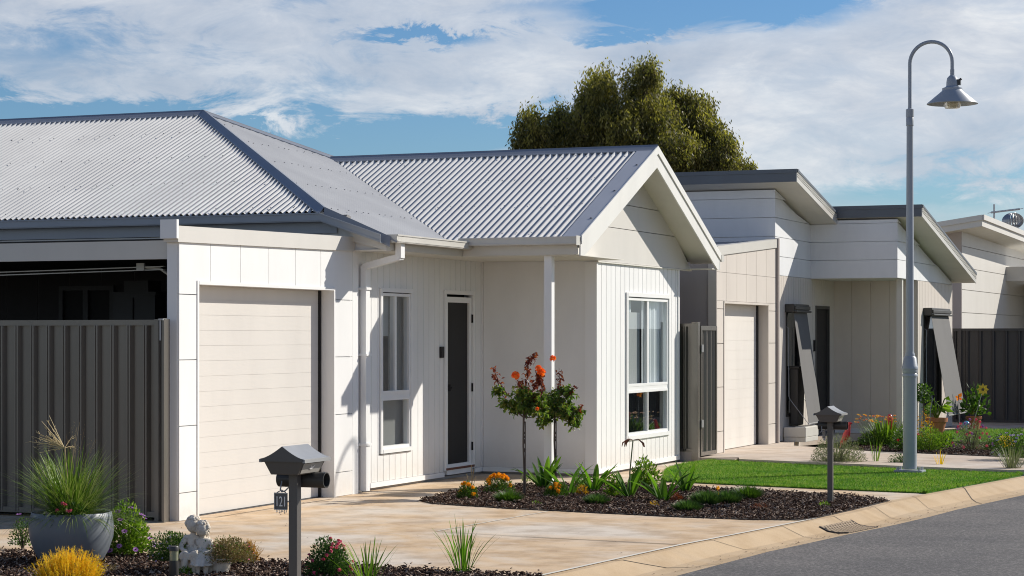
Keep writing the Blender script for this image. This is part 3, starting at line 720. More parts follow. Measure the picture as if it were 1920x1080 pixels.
# gable end
gy = 24.5; XB = -8.04; rake = lambda y: H+2.18-.45*abs(y-gy)     # soffit line at the wall
gt = MB()
def gable_board(z0, z1, cuts):
    ys = []
    for z in (z0, z1):
        dy = (H+2.20-z)/.45; ys.append((max(21.86, gy-dy), min(27.16, gy+dy)))
    (a0,a1),(b0,b1) = ys
    pts = [(a0,z0+.004),(a1,z0+.004)]+([(b1,z1-.004),(b0,z1-.004)] if b1-b0 > .05 else [(gy,z1)])
    cc_ = [c for c in cuts if a0 < c < a1]
    if not cc_: gt.prismX(pts, XF-.02, XF+.02); return
    c = cc_[0]; zc_ = lambda y: min(z1-.004, H+2.20-.45*abs(y-gy))
    gt.prismX([(a0,z0+.004),(c-.004,z0+.004),(c-.004,zc_(c)),(b0,z1-.004)] , XF-.02, XF+.02)
    gt.prismX([(c+.004,z0+.004),(a1,z0+.004),(b1,z1-.004),(c+.004,zc_(c))], XF-.02, XF+.02)
for z0, z1, cuts in ((H+.90,H+1.32,()),(H+1.32,H+1.62,(23.75,)),(H+1.62,H+2.22,())): gable_board(z0, z1, cuts)
gt.prismX([(21.9,2.6),(27.1,2.6),(gy,H+2.15)], XF-.12, XF-.022); gt.build('gable_cladding', M['gable'], h1)
gtr = MB(); gtr.box(XF-.01, XF+.03, 23.44, 27.15, H+.885, H+.90); gtr.build('gable_trim', M['soffit'], h1)
sfr = MB()
for s in (-1, 1):
    e = gy+s*2.68
    A = [(XF+.001,gy,H+2.19),(XB-.02,gy,H+2.19),(XB-.02,e,H+2.19-.45*2.68),(XF+.001,e,H+2.19-.45*2.68)]
    sfr.hexa(A, [(p[0],p[1],p[2]+.02) for p in A])
sfr.box(XF+.022, XB-.021, 26.9, 27.18, H+.90, H+.912)
sfr.build('raked_soffit', M['soffit'], h1)
bg_ = MB()
for s in (-1, 1):
    e = gy+s*2.70; dz = .45*2.70
    bg_.prismX([(gy,H+2.07),(gy,H+2.32),(e,H+2.32-dz),(e,H+.90),(gy+s*2.58,H+.90)][::s], XB-.018, XB)
    bg_.prismX([(gy,H+2.24),(gy,H+2.335),(e,H+2.335-dz),(e,H+2.24-dz)][::s], XB+.0005, XB+.016)
bg_.box(XB-.012,XB+.004, 27.15, 27.19, H+.9, H+1.1)
bg_.build('barge_board', M['barge'], h1)
g = MB(); g.box(XB-.02, XB+.02, 27.205, 27.32, H+1.01, H+1.10); g.box(-14, XB-.02, 27.205, 27.32, H+1.01, H+1.10); g.build('rear_gutter', M['gutter_lt'], h1)
# downpipe
def sqpipe(mb, path, w=.095, d=.065):
    path = [Vector(p) for p in path]
    for i, (a, b) in enumerate(zip(path, path[1:])):
        t = (b-a).normalized(); u = Vector((0,1,0)) ; v_ = t.cross(u).normalized()
        a2, b2 = a-t*.012*(i > 0), b+t*.012*(i < len(path)-2)
        q = [u*w/2+v_*d/2, -u*w/2+v_*d/2, -u*w/2-v_*d/2, u*w/2-v_*d/2]
        mb.hexa([a2+k for k in q], [b2+k for k in q])
dp = MB(); sqpipe(dp, [(-9.40,20.02,H+.985),(-9.40,20.02,H+.84),(-9.845,20.10,H+.745),(-9.845,20.10,.02)])
dpo = dp.build('downpipe', M['white_trim'], h1)
for z in (2.15, 1.45, .5): MB().box(XW, -9.80, 20.04, 20.16, z, z+.025).build('bracket', M['white_trim'], dpo)
# carport: lintel, roof, lining
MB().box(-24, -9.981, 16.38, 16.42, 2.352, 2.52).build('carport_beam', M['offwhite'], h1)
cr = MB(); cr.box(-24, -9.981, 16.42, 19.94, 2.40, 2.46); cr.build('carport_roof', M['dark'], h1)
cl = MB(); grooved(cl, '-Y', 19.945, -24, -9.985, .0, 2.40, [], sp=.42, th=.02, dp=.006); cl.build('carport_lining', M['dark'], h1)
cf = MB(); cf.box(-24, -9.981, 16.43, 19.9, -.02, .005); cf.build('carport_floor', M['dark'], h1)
x0, z1 = onY(120, 19.92, 545); x1, _ = onY(208, 19.92, 545)
w = MB(); pbox(w, '-Y', 19.92, x0-.05, x1+.05, 0, .03, z1, z1+.05)
for a, b_ in ((x0-.05,x0),(onY(158,19.92)[0],onY(167,19.92)[0]),(x1,x1+.05)): pbox(w, '-Y', 19.92, a, b_, 0, .03, .9, z1)
pbox(w, '-Y', 19.92, x0, x1, 0, .03, .9, .95); M['dimframe'] = paint('grey_window_frame', (.09,.088,.09), .5)
wo = w.build('window', M['dimframe'], h1, label='dark window inside the carport')
g = MB(); g.quad((x0,19.925,.9),(x1,19.925,.9),(x1,19.925,z1),(x0,19.925,z1)); g.build('pane', M['black'], wo)
# door track under the carport roof
t = MB(); a0 = onY(-60, 16.75, 516); a1 = onY(308, 16.75, 503)
for o in (0, .028): t.hexa([(a0[0],16.73,a0[1]-.016+o),(a0[0],16.77,a0[1]-.016+o),(a1[0],16.77,a1[1]-.016+o),(a1[0],16.73,a1[1]-.016+o)],[(a0[0],16.73,a0[1]-.007+o),(a0[0],16.77,a0[1]-.007+o),(a1[0],16.77,a1[1]-.007+o),(a1[0],16.73,a1[1]-.007+o)])
t.tube([(a1[0]-.25,16.75,a1[1]+.015),(a1[0]-.05,16.75,a1[1]-.0),(a1[0]+.05,16.75,a1[1]-.06)], .014, 6)
t.box(a1[0]-.28,a1[0]-.20,16.72,16.745,a1[1]-.02,a1[1]+.05)
t.build('door_track', M['track'], h1)
# --- things stored in the carport
x0, zt = onY(222, 19.2, 548); x1, _ = onY(300, 19.2, 548)
cab = MB().box(x0, x1, 19.1, 19.5, 0, zt-.03).box(x0-.02, x1+.02, 19.08, 19.52, zt-.03, zt)
co = root('storage_cabinet', 'dark cabinet standing inside the shaded carport behind the fence', 'cabinet', ((x0+x1)/2,19.3,0))
cab.build('body', M['dimframe'], co); MB().box((x0+x1)/2-.01,(x0+x1)/2-.004,19.085,19.099,.1,zt-.06).build('door_gap', M['black'], co)
MB().box(x0+.1,x0+.4,19.15,19.4,zt,zt+.12).build('lid', M['dimframe'], co)
# --- side fence in front of the carport
fn = root('steel_fence', 'tall ribbed bronze grey steel fence in front of the open carport', 'fence', (-12,16.32,0))
s = MB(); rib_sheet(s, 'X', 16.31, -20, -10.05, .05, 1.755, out=-1, per=.172, dp=.045, shift=.02); s.build('ribbed_sheet', M['fence'], fn)
MB().box(-20, -10.02, 16.275, 16.325, 1.755, 1.805).build('rail', M['fence'], fn); MB().box(-20, -10.02, 16.272, 16.328, .035, .085).build('rail', M['fence'], fn)
for x in (-10.03, -12.4, -14.8): MB().box(x-.03, x+.012, 16.26, 16.33, .0, 1.81).build('post', M['fence'], fn)
pst = MB()
pst.box(-9.955,-9.925,16.21,16.30,0,1.81); pst.box(-9.935,-9.915,16.185,16.215,.0,1.80)
pst.build('end_post', M['fence'], fn)
MB().box(-9.975,-9.93,16.19,16.26,1.80,1.815).box(-9.97,-9.955,16.2,16.25,1.62,1.8).build('post_cap', M['galv'], fn)
# ================================================================ second house
h2 = root('house', 'beige and white house with two stepped skillion roofs beyond the lawn', 'house', (-11, 33, .05))
X2, XP = -8.27, -6.90
zb = .05
# garage
pn = []; zz = [.05, .35, .96, 1.56, 2.04]
for a0, a1 in ((27.82, 28.16), (30.52, 30.93)):
    for b, t in zip(zz, zz[1:]): pn.append((a0, a1, b, t))
    pn.append((a0, a1, 2.04, 2.155))
gw = MB(); panels(gw, 'X', X2, pn, gap=.009)
vj = [27.82]+[onX(p, X2)[0] for p in (1361.9,1381.7,1400,1418.5,1437.5)]+[30.93]
for a0, a1 in zip(vj, vj[1:]):
    lo = 2.15
    for b, t in ((lo, 2.545), (2.545, None)):
        t0, t1 = (t, t) if t else (2.765+.075*(a0-27.82), 2.765+.075*(a1-27.82))
        gw.hexa([(X2-.1,a0+.004,b+.004),(X2,a0+.004,b+.004),(X2,a1-.004,b+.004),(X2-.1,a1-.004,b+.004)],[(X2-.1,a0+.004,t0),(X2,a0+.004,t0),(X2,a1-.004,t1),(X2-.1,a1-.004,t1)])
        gw.box(X2-.12, X2-.10, a0, a1, b, min(t0, t1)) 
gw.box(X2-.16, X2+.01, 28.16, 30.52, 2.12, 2.15); gw.box(X2-.16, X2+.01, 28.14, 28.17, .05, 2.15); gw.box(X2-.16, X2-.001, 30.50, 30.519, .05, 2.12)
gw.build('garage_wall', M['beige'], h2)
cp = MB(); cp.hexa([(X2-.13,27.79,2.765),(X2+.02,27.79,2.765),(X2+.02,30.95,3.0),(X2-.13,30.95,3.0)],[(X2-.13,27.79,2.895),(X2+.02,27.79,2.895),(X2+.02,30.95,3.127),(X2-.13,30.95,3.127)])
cp.build('parapet_capping', M['offwhite'], h2)
MB().box(X2-.02, X2+.04, 30.935, 31.0, .05, 3.14).build('downpipe', M['shadewall'], h2)
gd = MB()
for k in range(15):
    b, t = .058+2.1*k/15, .058+2.1*(k+1)/15
    gd.box(-8.49, -8.44, 28.1, 30.43, b+.002, t-.002); gd.box(-8.49, -8.442, 28.1, 30.43, b, t)
gdo = gd.build('garage_door', M['beige_door'], h2); MB().box(-8.5, -8.42, 30.432, 30.49, .05, 2.16).build('door_gap', M['black'], gdo)
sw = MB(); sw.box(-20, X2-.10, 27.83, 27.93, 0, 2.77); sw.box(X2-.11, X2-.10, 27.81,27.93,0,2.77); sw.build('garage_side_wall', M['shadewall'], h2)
MB().box(X2-.12, X2-.0, 27.805, 27.82, .05, 2.77).build('corner_board', M['beige'], h2)
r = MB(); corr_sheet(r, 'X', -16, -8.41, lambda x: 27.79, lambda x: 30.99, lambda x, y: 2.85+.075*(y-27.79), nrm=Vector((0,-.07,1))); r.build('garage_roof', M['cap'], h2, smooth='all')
# lower walls
lw = MB(); WA = (31.62, 32.5, .42, 2.12); DA = (33.5, 34.45, .06, 2.16)
XL = -8.30
grooved(lw, 'X', XL, 31.0, 34.8, .06, 2.585, [WA, DA], sp=.15); grooved(lw, '-Y', 34.8, XL, XP-.02, .12, 2.585, [], sp=.32)
WB = (35.3, 36.9, .35, 2.1)
grooved(lw, 'X', XP, 34.803, 37.95, .06, 2.585, [WB], sp=.13); lw.build('lower_wall', M['beige'], h2)
MB().box(XP-.10, XP+.008, 34.792, 34.83, .06, 2.58).build('corner_bead', M['beige'], h2)
MB().box(-16, XP-.1, 37.85, 37.95, 0, 2.6).build('rear_wall', M['beige'], h2)
MB().box(XL+.02, XP, 34.76, 34.799, .05, .12).build('base_board', M['sideboard'], h2)
MB().box(-16, XL-.02, 31, 37.8, -.1, .055).box(XL-.02, XP-.04, 34.81, 37.8, -.1, .055).build('slab', M['slab'], h2)
# upper boarded walls
zj = [2.587, 2.878, 3.17, 3.46, 3.75, 4.05, 4.35]
z1f = lambda y: H+2.30-.2*(y-30.66); z2f = lambda y: H+1.87-.19*(y-33.2)   # soffit planes
up = MB()
def boardX(x, y0, y1, zf):
    for b, t in zip(zj, zj[1:]):
        ta, tb = min(t, zf(y0)), min(t, zf(y1))
        if ta <= b+.01: continue
        if tb <= b+.01:
            yc = y0+(y1-y0)*(zf(y0)-b)/(zf(y0)-zf(y1)); up.prismX([(y0,b+.004),(yc,b+.004),(y0,ta-.004)], x-.02, x); continue
        if ta == t and tb < t:
            ym = y0+(y1-y0)*(zf(y0)-t)/(zf(y0)-zf(y1)); up.prismX([(y0,b+.004),(y1,b+.004),(y1,tb),(ym,t-.004),(y0,t-.004)], x-.02, x); continue
        up.prismX([(y0,b+.004),(y1,b+.004),(y1,tb-.004),(y0,ta-.004)], x-.02, x)
def boardY(y, x0, x1, zt):
    for b, t in zip(zj, zj[1:]):
        t = min(t, zt)
        if t > b+.01: up.box(x0, x1, y, y+.02, b+.004, t-.004)
boardX(XL, 31.0, 33.2, z1f); boardY(31.0, -16, XL-.021, z1f(31.0)); boardX(XP, 33.2, 37.95, z2f); boardY(33.2, XL-.02, XP-.021, z2f(33.2))
up.box(-16, XL-.03, 31.03, 31.08, 2.58, z1f(31.05)-.02)
up.prismX([(31.08,2.58),(33.19,2.58),(33.19,z1f(33.19)-.03),(31.08,z1f(31.08)-.03)], XL-.09, XL-.022)
up.box(XL-.02, XP-.03, 33.222, 33.30, 2.587, z2f(33.3)-.02); up.prismX([(33.3,2.587),(37.94,2.587),(37.94,z2f(37.94)-.0),(33.3,z2f(33.3)-.02)], XP-.10, XP-.022)
up.box(XL, XP-.1, 33.3, 34.8, 2.587, 2.6)
up.build('upper_wall', M['sideboard'], h2)
# roofs
def skillion(xe, y0, y1, zt0, sl, xb, th_edge, nm):
    zt = lambda y: zt0-sl*(y-y0)
    r = MB(); corr_sheet(r, 'Y', y0, y1, lambda y: xb, lambda y: xe, lambda x, y: zt(y), nrm=Vector((0,.1,1)), amp=.006); r.build(nm, M['roof'], h2, smooth='all')
    f = MB(); f.box(xb, xe-.012, y0-.02, y0, zt0-.175, zt0-.045); f.box(xb, xe, y0-.03, y0+.12, zt0-.044, zt0+.015); f.build('end_fascia', M['slate'], h2)
    s = MB(); s.hexa([(xb,y0,zt0-.17),(xe-.02,y0,zt0-.17),(xe-.02,y1,zt(y1)-.17),(xb,y1,zt(y1)-.17)],[(xb,y0,zt0-.15),(xe-.02,y0,zt0-.15),(xe-.02,y1,zt(y1)-.15),(xb,y1,zt(y1)-.15)]); s.build('soffit', M['soffit'], h2)
    b = MB(); b.hexa([(xe-.02,y0-.018,zt0-.178),(xe,y0-.018,zt0-.178),(xe,y1,zt(y1)-.178),(xe-.02,y1,zt(y1)-.178)],[(xe-.02,y0-.018,zt0-.03),(xe,y0-.018,zt0-.03),(xe,y1,zt(y1)-.03),(xe-.02,y1,zt(y1)-.03)])
    for o in (.035,.065,.095): b.hexa([(xe,y0,zt0-o-.006),(xe+.006,y0,zt0-o-.006),(xe+.006,y1,zt(y1)-o-.006),(xe,y1,zt(y1)-o-.006)],[(xe,y0,zt0-o+.006),(xe+.006,y0,zt0-o+.006),(xe+.006,y1,zt(y1)-o+.006),(xe,y1,zt(y1)-o+.006)])
    b.build('barge_board', M['gutter_lt'], h2)
    c = MB(); c.hexa([(xe-.15,y0,zt0+.008),(xe+.012,y0,zt0-.028),(xe+.012,y1,zt(y1)-.028),(xe-.15,y1,zt(y1)+.008)],[(xe-.15,y0,zt0+.014),(xe+.012,y0,zt0+.010),(xe+.012,y1,zt(y1)+.010),(xe-.15,y1,zt(y1)+.014)]); c.build('barge_capping', M['slate'], h2)
skillion(-7.87, 30.66, 33.25, H+2.49, .2, -16, .2, 'upper_roof')
skillion(-6.50, 33.18, 38.1, H+2.075, .19, -14, .2, 'lower_roof')
# post, door
MB().box(-7.02, -6.93, 33.70, 33.79, .05, 2.585).build('porch_post', M['offwhite'], h2)
d = MB(); frame(d, 'X', XL, 33.5, 34.45, .06, 2.16, .05, -.05, .01); do = d.build('entry_door', M['charcoal'], h2); MB().box(XL-.04, XL-.03, 33.55, 34.40, .1, 2.11).build('mesh_panel', M['black'], do)
MB().box(XL, XL+.03, 33.36, 33.44, 1.42, 1.6).build('doorbell_panel', M['black'], h2)
# windows with awnings
for (fx, W_, lb) in ((XL, WA, 'dark window behind the shaded awning near the entry'), (XP, WB, 'dark window behind the sunlit awning at the end')):
    w = MB(); frame(w, 'X', fx, W_[0], W_[1], W_[2], W_[3], .05, -.06, .01); wo = w.build('window', M['charcoal'], h2, label=lb)
    g = MB(); g.quad((fx-.03,W_[0],W_[2]),(fx-.03,W_[1],W_[2]),(fx-.03,W_[1],W_[3]),(fx-.03,W_[0],W_[3])); g.build('pane', M['glass_dark'], wo)
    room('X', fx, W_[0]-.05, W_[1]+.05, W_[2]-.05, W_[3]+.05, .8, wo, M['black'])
M['awning'] = paint('grey_awning_fabric', (.14,.137,.135), .85, .03); M['awning_arm'] = paint('grey_awning_arm', (.30,.30,.30), .4)
def awning(y0, y1, xw, zt, zb_, out, lab):
    r = root('window_awning', lab, 'awning', (xw,(y0+y1)/2,zt), 'straight drop awnings over the windows of the second house')
    MB().box(xw+.001, xw+.15, y0-.05, y1+.05, zt-.13, zt).box(xw+.15, xw+.19, y0-.05, y1+.05, zt-.13, zt-.10).box(xw+.15,xw+.175,y0-.04,y1+.04,zt-.09,zt-.03).build('hood', M['charcoal'], r, bevel=.01)
    f = MB(); n = 8
    for i in range(n):
        a, b = i/n, (i+1)/n; xa, xb = xw+.12+(out-.12)*a, xw+.12+(out-.12)*b; za, z_b = zt-.12+(zb_-zt+.12)*a, zt-.12+(zb_-zt+.12)*b
        f.hexa([(xa,y0,za),(xa+.004,y0,za),(xa+.004,y1,za),(xa,y1,za)],[(xb,y0,z_b),(xb+.004,y0,z_b),(xb+.004,y1,z_b),(xb,y1,z_b)])
    f.build('fabric', M['awning'], r)
    MB().tube([(xw+out,y0-.01,zb_),(xw+out,y1+.01,zb_)], .012, 8).build('bottom_rail', M['awning_arm'], r)
    for y in (y0+.0, y1-.0): MB().tube([(xw+.01,y-.01,zt-.35),(xw+.05,y-.01,zt-.37),(xw+.05,y-.01,zb_+.42),(xw+.08,y-.01,zb_+.36),(xw+out,y-.01,zb_)], .0045, 6).build('arm', M['lamp'], r)
    return r
awning(31.62, 32.45, XL, 2.16, .32, .36, 'grey drop awning over the window nearest the cream garage door')
awning(35.32, 36.9, XP, 2.14, .34, .42, 'sunlit grey drop awning on the end wall behind the terracotta pot')
pl = root('storage_box', 'low off white storage box under the shaded awning beside the porch', 'box', (-7.98, 31.9, .05))
MB().box(-8.29,-7.94,31.45,32.25,.12,.27).box(-8.285,-7.945,31.46,32.24,.045,.119).build('box', M['offwhite'], pl, bevel=.008)
MB().box(-8.12,-7.96,31.5,32.2,.27,.28).build('lid', M['offwhite'], pl)
wb = root('storage_bin', 'dark upright bin standing on the low box behind the shaded awning', 'bin', (-8.18, 31.95, .28))
MB().hexa([(-8.27,31.78,.281),(-8.15,31.78,.281),(-8.15,32.14,.281),(-8.27,32.14,.281)],[(-8.28,31.75,1.16),(-8.13,31.75,1.16),(-8.13,32.18,1.16),(-8.28,32.18,1.16)]).build('body', M['charcoal'], wb, bevel=.02)
MB().box(-8.285,-8.12,31.74,32.19,1.16,1.20).build('lid', M['charcoal'], wb, bevel=.015)
# side gate between the houses
sg = root('side_fence', 'bronze grey fence panel and post between the two houses', 'fence', (-8.35,26.8,0))
s = MB(); rib_sheet(s, 'X', 26.80, -10.5, -8.30, .14, 1.79, per=.2, dp=.03, shift=.06); s.build('ribbed_sheet', M['fence'], sg)
MB().box(-10.5,-8.3,26.77,26.83,1.79,1.83).build('rail', M['fence'], sg); MB().box(-10.5,-8.3,26.77,26.83,.13,.17).build('rail', M['fence'], sg)
MB().box(-10.5,-8.3,26.78,26.84,-.02,.13).build('plinth', M['shadewall'], sg)
MB().box(-8.30,-8.21,26.75,26.84,-.02,1.85).build('post', M['fence'], sg)
gt2 = root('side_gate', 'ribbed steel side gate edge on against the beige garage', 'gate', (-8.23,27.2,.05))
s = MB(); rib_sheet(s, 'Y', -8.245, 26.9, 27.55, .12, 1.74, out=1, per=.2, dp=.032, shift=.03); s.build('ribbed_sheet', M['fence'], gt2)
MB().box(-8.26,-8.20,26.86,27.6,1.74,1.80).box(-8.26,-8.20,26.86,27.6,.07,.12).box(-8.26,-8.20,27.555,27.6,.12,1.74).box(-8.26,-8.20,26.86,26.895,.12,1.74).build('frame', M['fence'], gt2)
for z in (.45, 1.45): MB().box(-8.2,-8.18,26.85,26.90,z,z+.10).build('hinge', M['galv'], gt2)
sheet('gate_pad', [(-8.6,26.9),(-7.75,26.9),(-7.6,28.3),(-8.6,28.3)], .035, M['path'], .06)

# ================================================================ third house
h3 = root('house', 'pale grey house with a raised skillion roof behind the dark fence', 'house', (-9, 46, 0))
X3 = -7.5
w3 = MB(); zs = [0,.6,1.2,1.8,2.14,2.60,3.04,3.47,3.9]
for b, t in zip(zs, zs[1:]): w3.box(X3-.03, X3, 42.3, 56, b+.006, t-.006)
w3.box(X3-.12, X3-.031, 42.3, 56, 0, 3.9)
w3.build('front_wall', M['gable'], h3)
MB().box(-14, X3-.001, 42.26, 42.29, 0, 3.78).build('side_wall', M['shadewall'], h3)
zr = lambda x, y: 4.034+.145*(x+7.0)-.015*(y-41.7)
def slab3(mb, x0, x1, y0, y1, d0, d1):
    q = [(x0,y0),(x1,y0),(x1,y1),(x0,y1)]; mb.hexa([(x,y,zr(x,y)+d0) for x,y in q],[(x,y,zr(x,y)+d1) for x,y in q])
m = MB(); slab3(m, -14, -7.02, 41.72, 58, -.02, .0); m.build('roof', M['roof'], h3)
m = MB(); slab3(m, -14, -7.0, 41.70, 41.72, -.21, .01); slab3(m, -14, -7.0, 41.66, 41.699, -.09, .012); m.build('end_fascia', M['offwhite'], h3)
m = MB(); slab3(m, -7.02, -7.0, 41.721, 58, -.21, .01); slab3(m, -7.0, -6.96, 41.7, 58, -.09, .012); m.build('front_fascia', M['gable'], h3)
m = MB(); slab3(m, -13.9, -7.021, 41.73, 57.9, -.20, -.18); m.build('soffit', M['soffit'], h3)
m = MB(); m.box(X3+.001, -4.6, 47.8, 47.95, 2.9, 3.22); m.box(-4.75,-4.6,47.95,52,2.9,3.22); m.box(X3+.001,-4.75,47.95,52,3.18,3.21); m.build('porch_beam', M['gable'], h3)
MB().box(X3+.001, -4.8, 50.5, 50.6, 0, 2.9).build('porch_wall', M['dark'], h3)
xw, zt = onY(1884, 47.7, 604); x1_, z0_ = onY(1896, 47.7, 622)
an = root('television_antenna', 'grey television antenna with a long boom on the far roof', 'antenna', (-8.2,45.5,3.8))
ax, ay, az_ = at(1864, 410, 46.5)
MB().tube([(ax,ay,3.7),(ax,ay,at(1864,383,46.5)[2])], .02, 8).build('mast', M['galv'], an)
p1, p2 = at(1858,398.5,46.5), at(1912,392,46.5); bm_ = MB().tube([p1,p2], .022, 6)
for k in range(9):
    t = k/8; q = Vector(p1).lerp(Vector(p2), t); bm_.tube([(q.x+.11,q.y-.25,q.z),(q.x-.11,q.y+.25,q.z)], .007, 5)
bm_.build('boom', M['galv'], an)
cx_, cy_, cz_ = at(1899, 414, 49); wv = root('roof_ventilator', 'round finned metal ventilator turning on the far roof', 'ventilator', (cx_,cy_,cz_-.22))
rb = MB(); M['vent'] = paint('mill_finish_metal', (.42,.42,.42), .35, .05, metal=.7)
for k in range(22):
    a = 2*math.pi*k/22; pr = []
    for j in range(9):
        th = .25+2.4*j/8; pr.append((cx_+.25*math.sin(th)*math.cos(a+.25*j/8), cy_+.25*math.sin(th)*math.sin(a+.25*j/8), cz_+.19*math.cos(th)))
    a2 = a+.19; pr2 = []
    for j in range(9):
        th = .25+2.4*j/8; pr2.append((cx_+.215*math.sin(th)*math.cos(a2+.25*j/8), cy_+.215*math.sin(th)*math.sin(a2+.25*j/8), cz_+.17*math.cos(th)))
    for j in range(8): rb.quad(pr[j], pr[j+1], pr2[j+1], pr2[j])
rb.build('fins', M['vent'], wv); MB().lathe([(0,.19),(.07,.185),(.08,.17)], 0, 0, 16).build('cap', M['vent'], wv, local=True).location = (0,0,.22)
MB().lathe([(.15,-.35),(.15,-.12),(.12,-.10)], 0, 0, 20).build('neck', M['vent'], wv, local=True).location = (0,0,.22)
# far fence
ff = root('boundary_fence', 'dark ribbed steel fence across the end of the far lawn', 'fence', (-5,39.3,0))
s = MB(); rib_sheet(s, 'X', 39.3, -7.3, 2.5, .10, 1.76, per=.235, dp=.035, shift=.05); s.build('ribbed_sheet', M['fence_dark'], ff)
MB().box(-7.3,2.5,39.26,39.34,1.76,1.81).build('rail', M['fence_dark'], ff); MB().box(-7.3,2.5,39.26,39.34,.08,.12).build('rail', M['fence_dark'], ff)
for x in (-7.0, -4.65, -2.3): MB().box(x-.03,x+.03,39.25,39.34,0,1.81).build('post', M['fence_dark'], ff)
MB().box(-7.3,2.5,39.27,39.35,-.1,.08).build('plinth', M['slab'], ff)
# ================================================================ street lamp
lx, ly = gr(1706, 888)
lp = root('street_lamp', 'tall grey street lamp with a curved arm and bell shade standing on the lawn', 'street lamp', (lx,ly,0))
pl_ = MB().lathe([(.083,.06),(.083,1.16),(.085,1.17),(.093,1.175),(.093,1.20),(.085,1.21),(.093,1.225),(.093,1.26),(.099,1.265),(.099,1.29),(.092,1.30),(.078,1.40),(.06,1.42),(.06,1.445),(.052,1.46),(.050,1.48),(.046,2.6),(.040,3.9),(.039,4.355)], 0, 0, 32)
pl_.build('pole', M['lamp'], lp, local=True, smooth=True)
MB().box(-.17,.17,-.13,.13,.018,.045).build('base_plate', M['lamp'], lp, local=True, bevel=.004)
for sx in (-.13,.13):
    for sy in (-.09,.09): MB().lathe([(0,.085),(.018,.083),(.018,.045)], sx, sy, 6).build('bolt', M['galv'], lp, local=True)
col = MB().lathe([(.039,4.20),(.046,4.205),(.046,4.30),(.042,4.305),(.048,4.31),(.048,4.40),(.028,4.41)], 0, 0, 24); col.build('collar', M['lamp'], lp, local=True, smooth=True)
rA = .255; path = [(0,0,4.35),(0,0,4.7),(0,0,4.95)]+[(rA-rA*math.cos(a), 0, 4.95+rA*math.sin(a)) for a in [math.pi*k/18 for k in range(1,18)]]+[(2*rA,0,4.95),(2*rA,0,4.84)]
MB().tube(path, .0225, 14).build('curved_arm', M['lamp'], lp, local=True, smooth=True)
hx = 2*rA
hd = MB().lathe([(.0,4.86),(.026,4.86),(.026,4.79),(.036,4.785),(.062,4.755),(.07,4.71),(.072,4.66),(.085,4.648),(.12,4.635),(.122,4.60)], hx, 0, 32)
ho = hd.build('lamp_housing', M['lamp'], lp, local=True, smooth=True)
bx = MB().box(hx+.05,hx+.10,-.03,.03,4.67,4.735).tube([(hx+.07,0,4.72),(hx+.11,0,4.745)], .014, 8); bx.build('sensor_box', M['charcoal'], ho, local=True)
MB().lathe([(.122,4.61),(.126,4.60),(.30,4.455),(.302,4.445),(.292,4.443),(.12,4.585)], hx, 0, 48).build('lamp_shade', M['lamp'], lp, local=True, smooth=True)
mm, nt_, b_ = new('lamp_lens'); b_.inputs['Base Color'].default_value = (.75,.68,.5,1); b_.inputs['Roughness'].default_value = .15; b_.inputs['Transmission Weight'].default_value = .5; M['lens'] = mm
MB().lathe([(.10,4.50),(.10,4.42),(.085,4.395),(0,4.39)], hx, 0, 24).build('lens', M['lens'], lp, local=True, smooth=True)

# ================================================================ letterboxes
M['box'] = paint('letterbox_grey', (.105,.096,.088), .38, .03, spec=.5)
M['boxroof'] = paint('letterbox_lid_sheen', (.32,.32,.315), .3, .22, spec=.6)  # paler and more mottled than the body: glossy reflections put into the colour
M['plate'] = paint('letterbox_front_plate', (.42,.40,.36), .35, .05)
M['platebg'] = paint('number_plate_metal', (.13,.125,.12), .5)
M['num'] = paint('brushed_numerals', (.88,.87,.84), .3, .05)
def text_mesh(txt, size, ext):
    cu = bpy.data.curves.new('t', 'FONT'); cu.body = txt; cu.size = size; cu.extrude = ext; cu.align_x = 'CENTER'
    ob = bpy.data.objects.new('t', cu); me = bpy.data.meshes.new_from_object(ob); v = [tuple(p.co) for p in me.vertices]; f = [tuple(p.vertices) for p in me.polygons]
    bpy.data.objects.remove(ob); bpy.data.meshes.remove(me); return v, f
X1, Y1 = at(553, 900, 11.5)[:2]
lb = root('letterbox', 'dark grey letterbox on a post with the number 121 hanging beneath, in the foreground', 'letterbox', (X1,Y1,0), 'letterboxes by the driveways')
MB().box(-.026,.026,-.026,.026,-.05,.905).build('post', M['box'], lb, local=True, bevel=.004)
b = MB(); zb0, zb1 = .905, .985
b.hexa([(-.082,-.125,zb0),(.082,-.125,zb0),(.082,.125,zb0),(-.082,.125,zb0)],[(-.122,-.14,zb1),(.122,-.14,zb1),(.122,.14,zb1),(-.122,.14,zb1)])
bo_ = b.build('body', M['box'], lb, local=True, bevel=.005)
prof = []
for k in range(9):
    t = k/8; prof.append((-.132+.132*t, .992+.068*(t**1.45)))
prof_r = [(-x, z) for x, z in prof[:-1]][::-1]
pts = [(-.132,.978)]+prof+prof_r+[(.132,.978)]
MB().prismY(pts[::-1], -.150, -.146).prismY([(x*1.0,z-.004) for x,z in pts[::-1]], -.1455, -.135).build('gable_end', M['box'], lb, local=True)
rf = MB()
full = prof+prof_r; random.seed(4)
for (xa,za),(xb,zb2) in zip(full, full[1:]):
    rf.hexa([(xa,-.145,za-.006),(xb,-.145,zb2-.006),(xb,.155,zb2-.006),(xa,.155,za-.006)],[(xa,-.145,za),(xb,-.145,zb2),(xb,.155,zb2),(xa,.155,za)])
rf.build('lid', M['boxroof'], lb, local=True)
for q in (.126,-.140): MB().box(q,q+.014,-.15,.158,.972,.990).build('eave_trim', M['boxroof'], lb, local=True)
def slp(y, z, o=.0):    # point on the sloping street face
    t = (z-zb0)/(zb1-zb0); return (.082+.04*t+o, y, z)
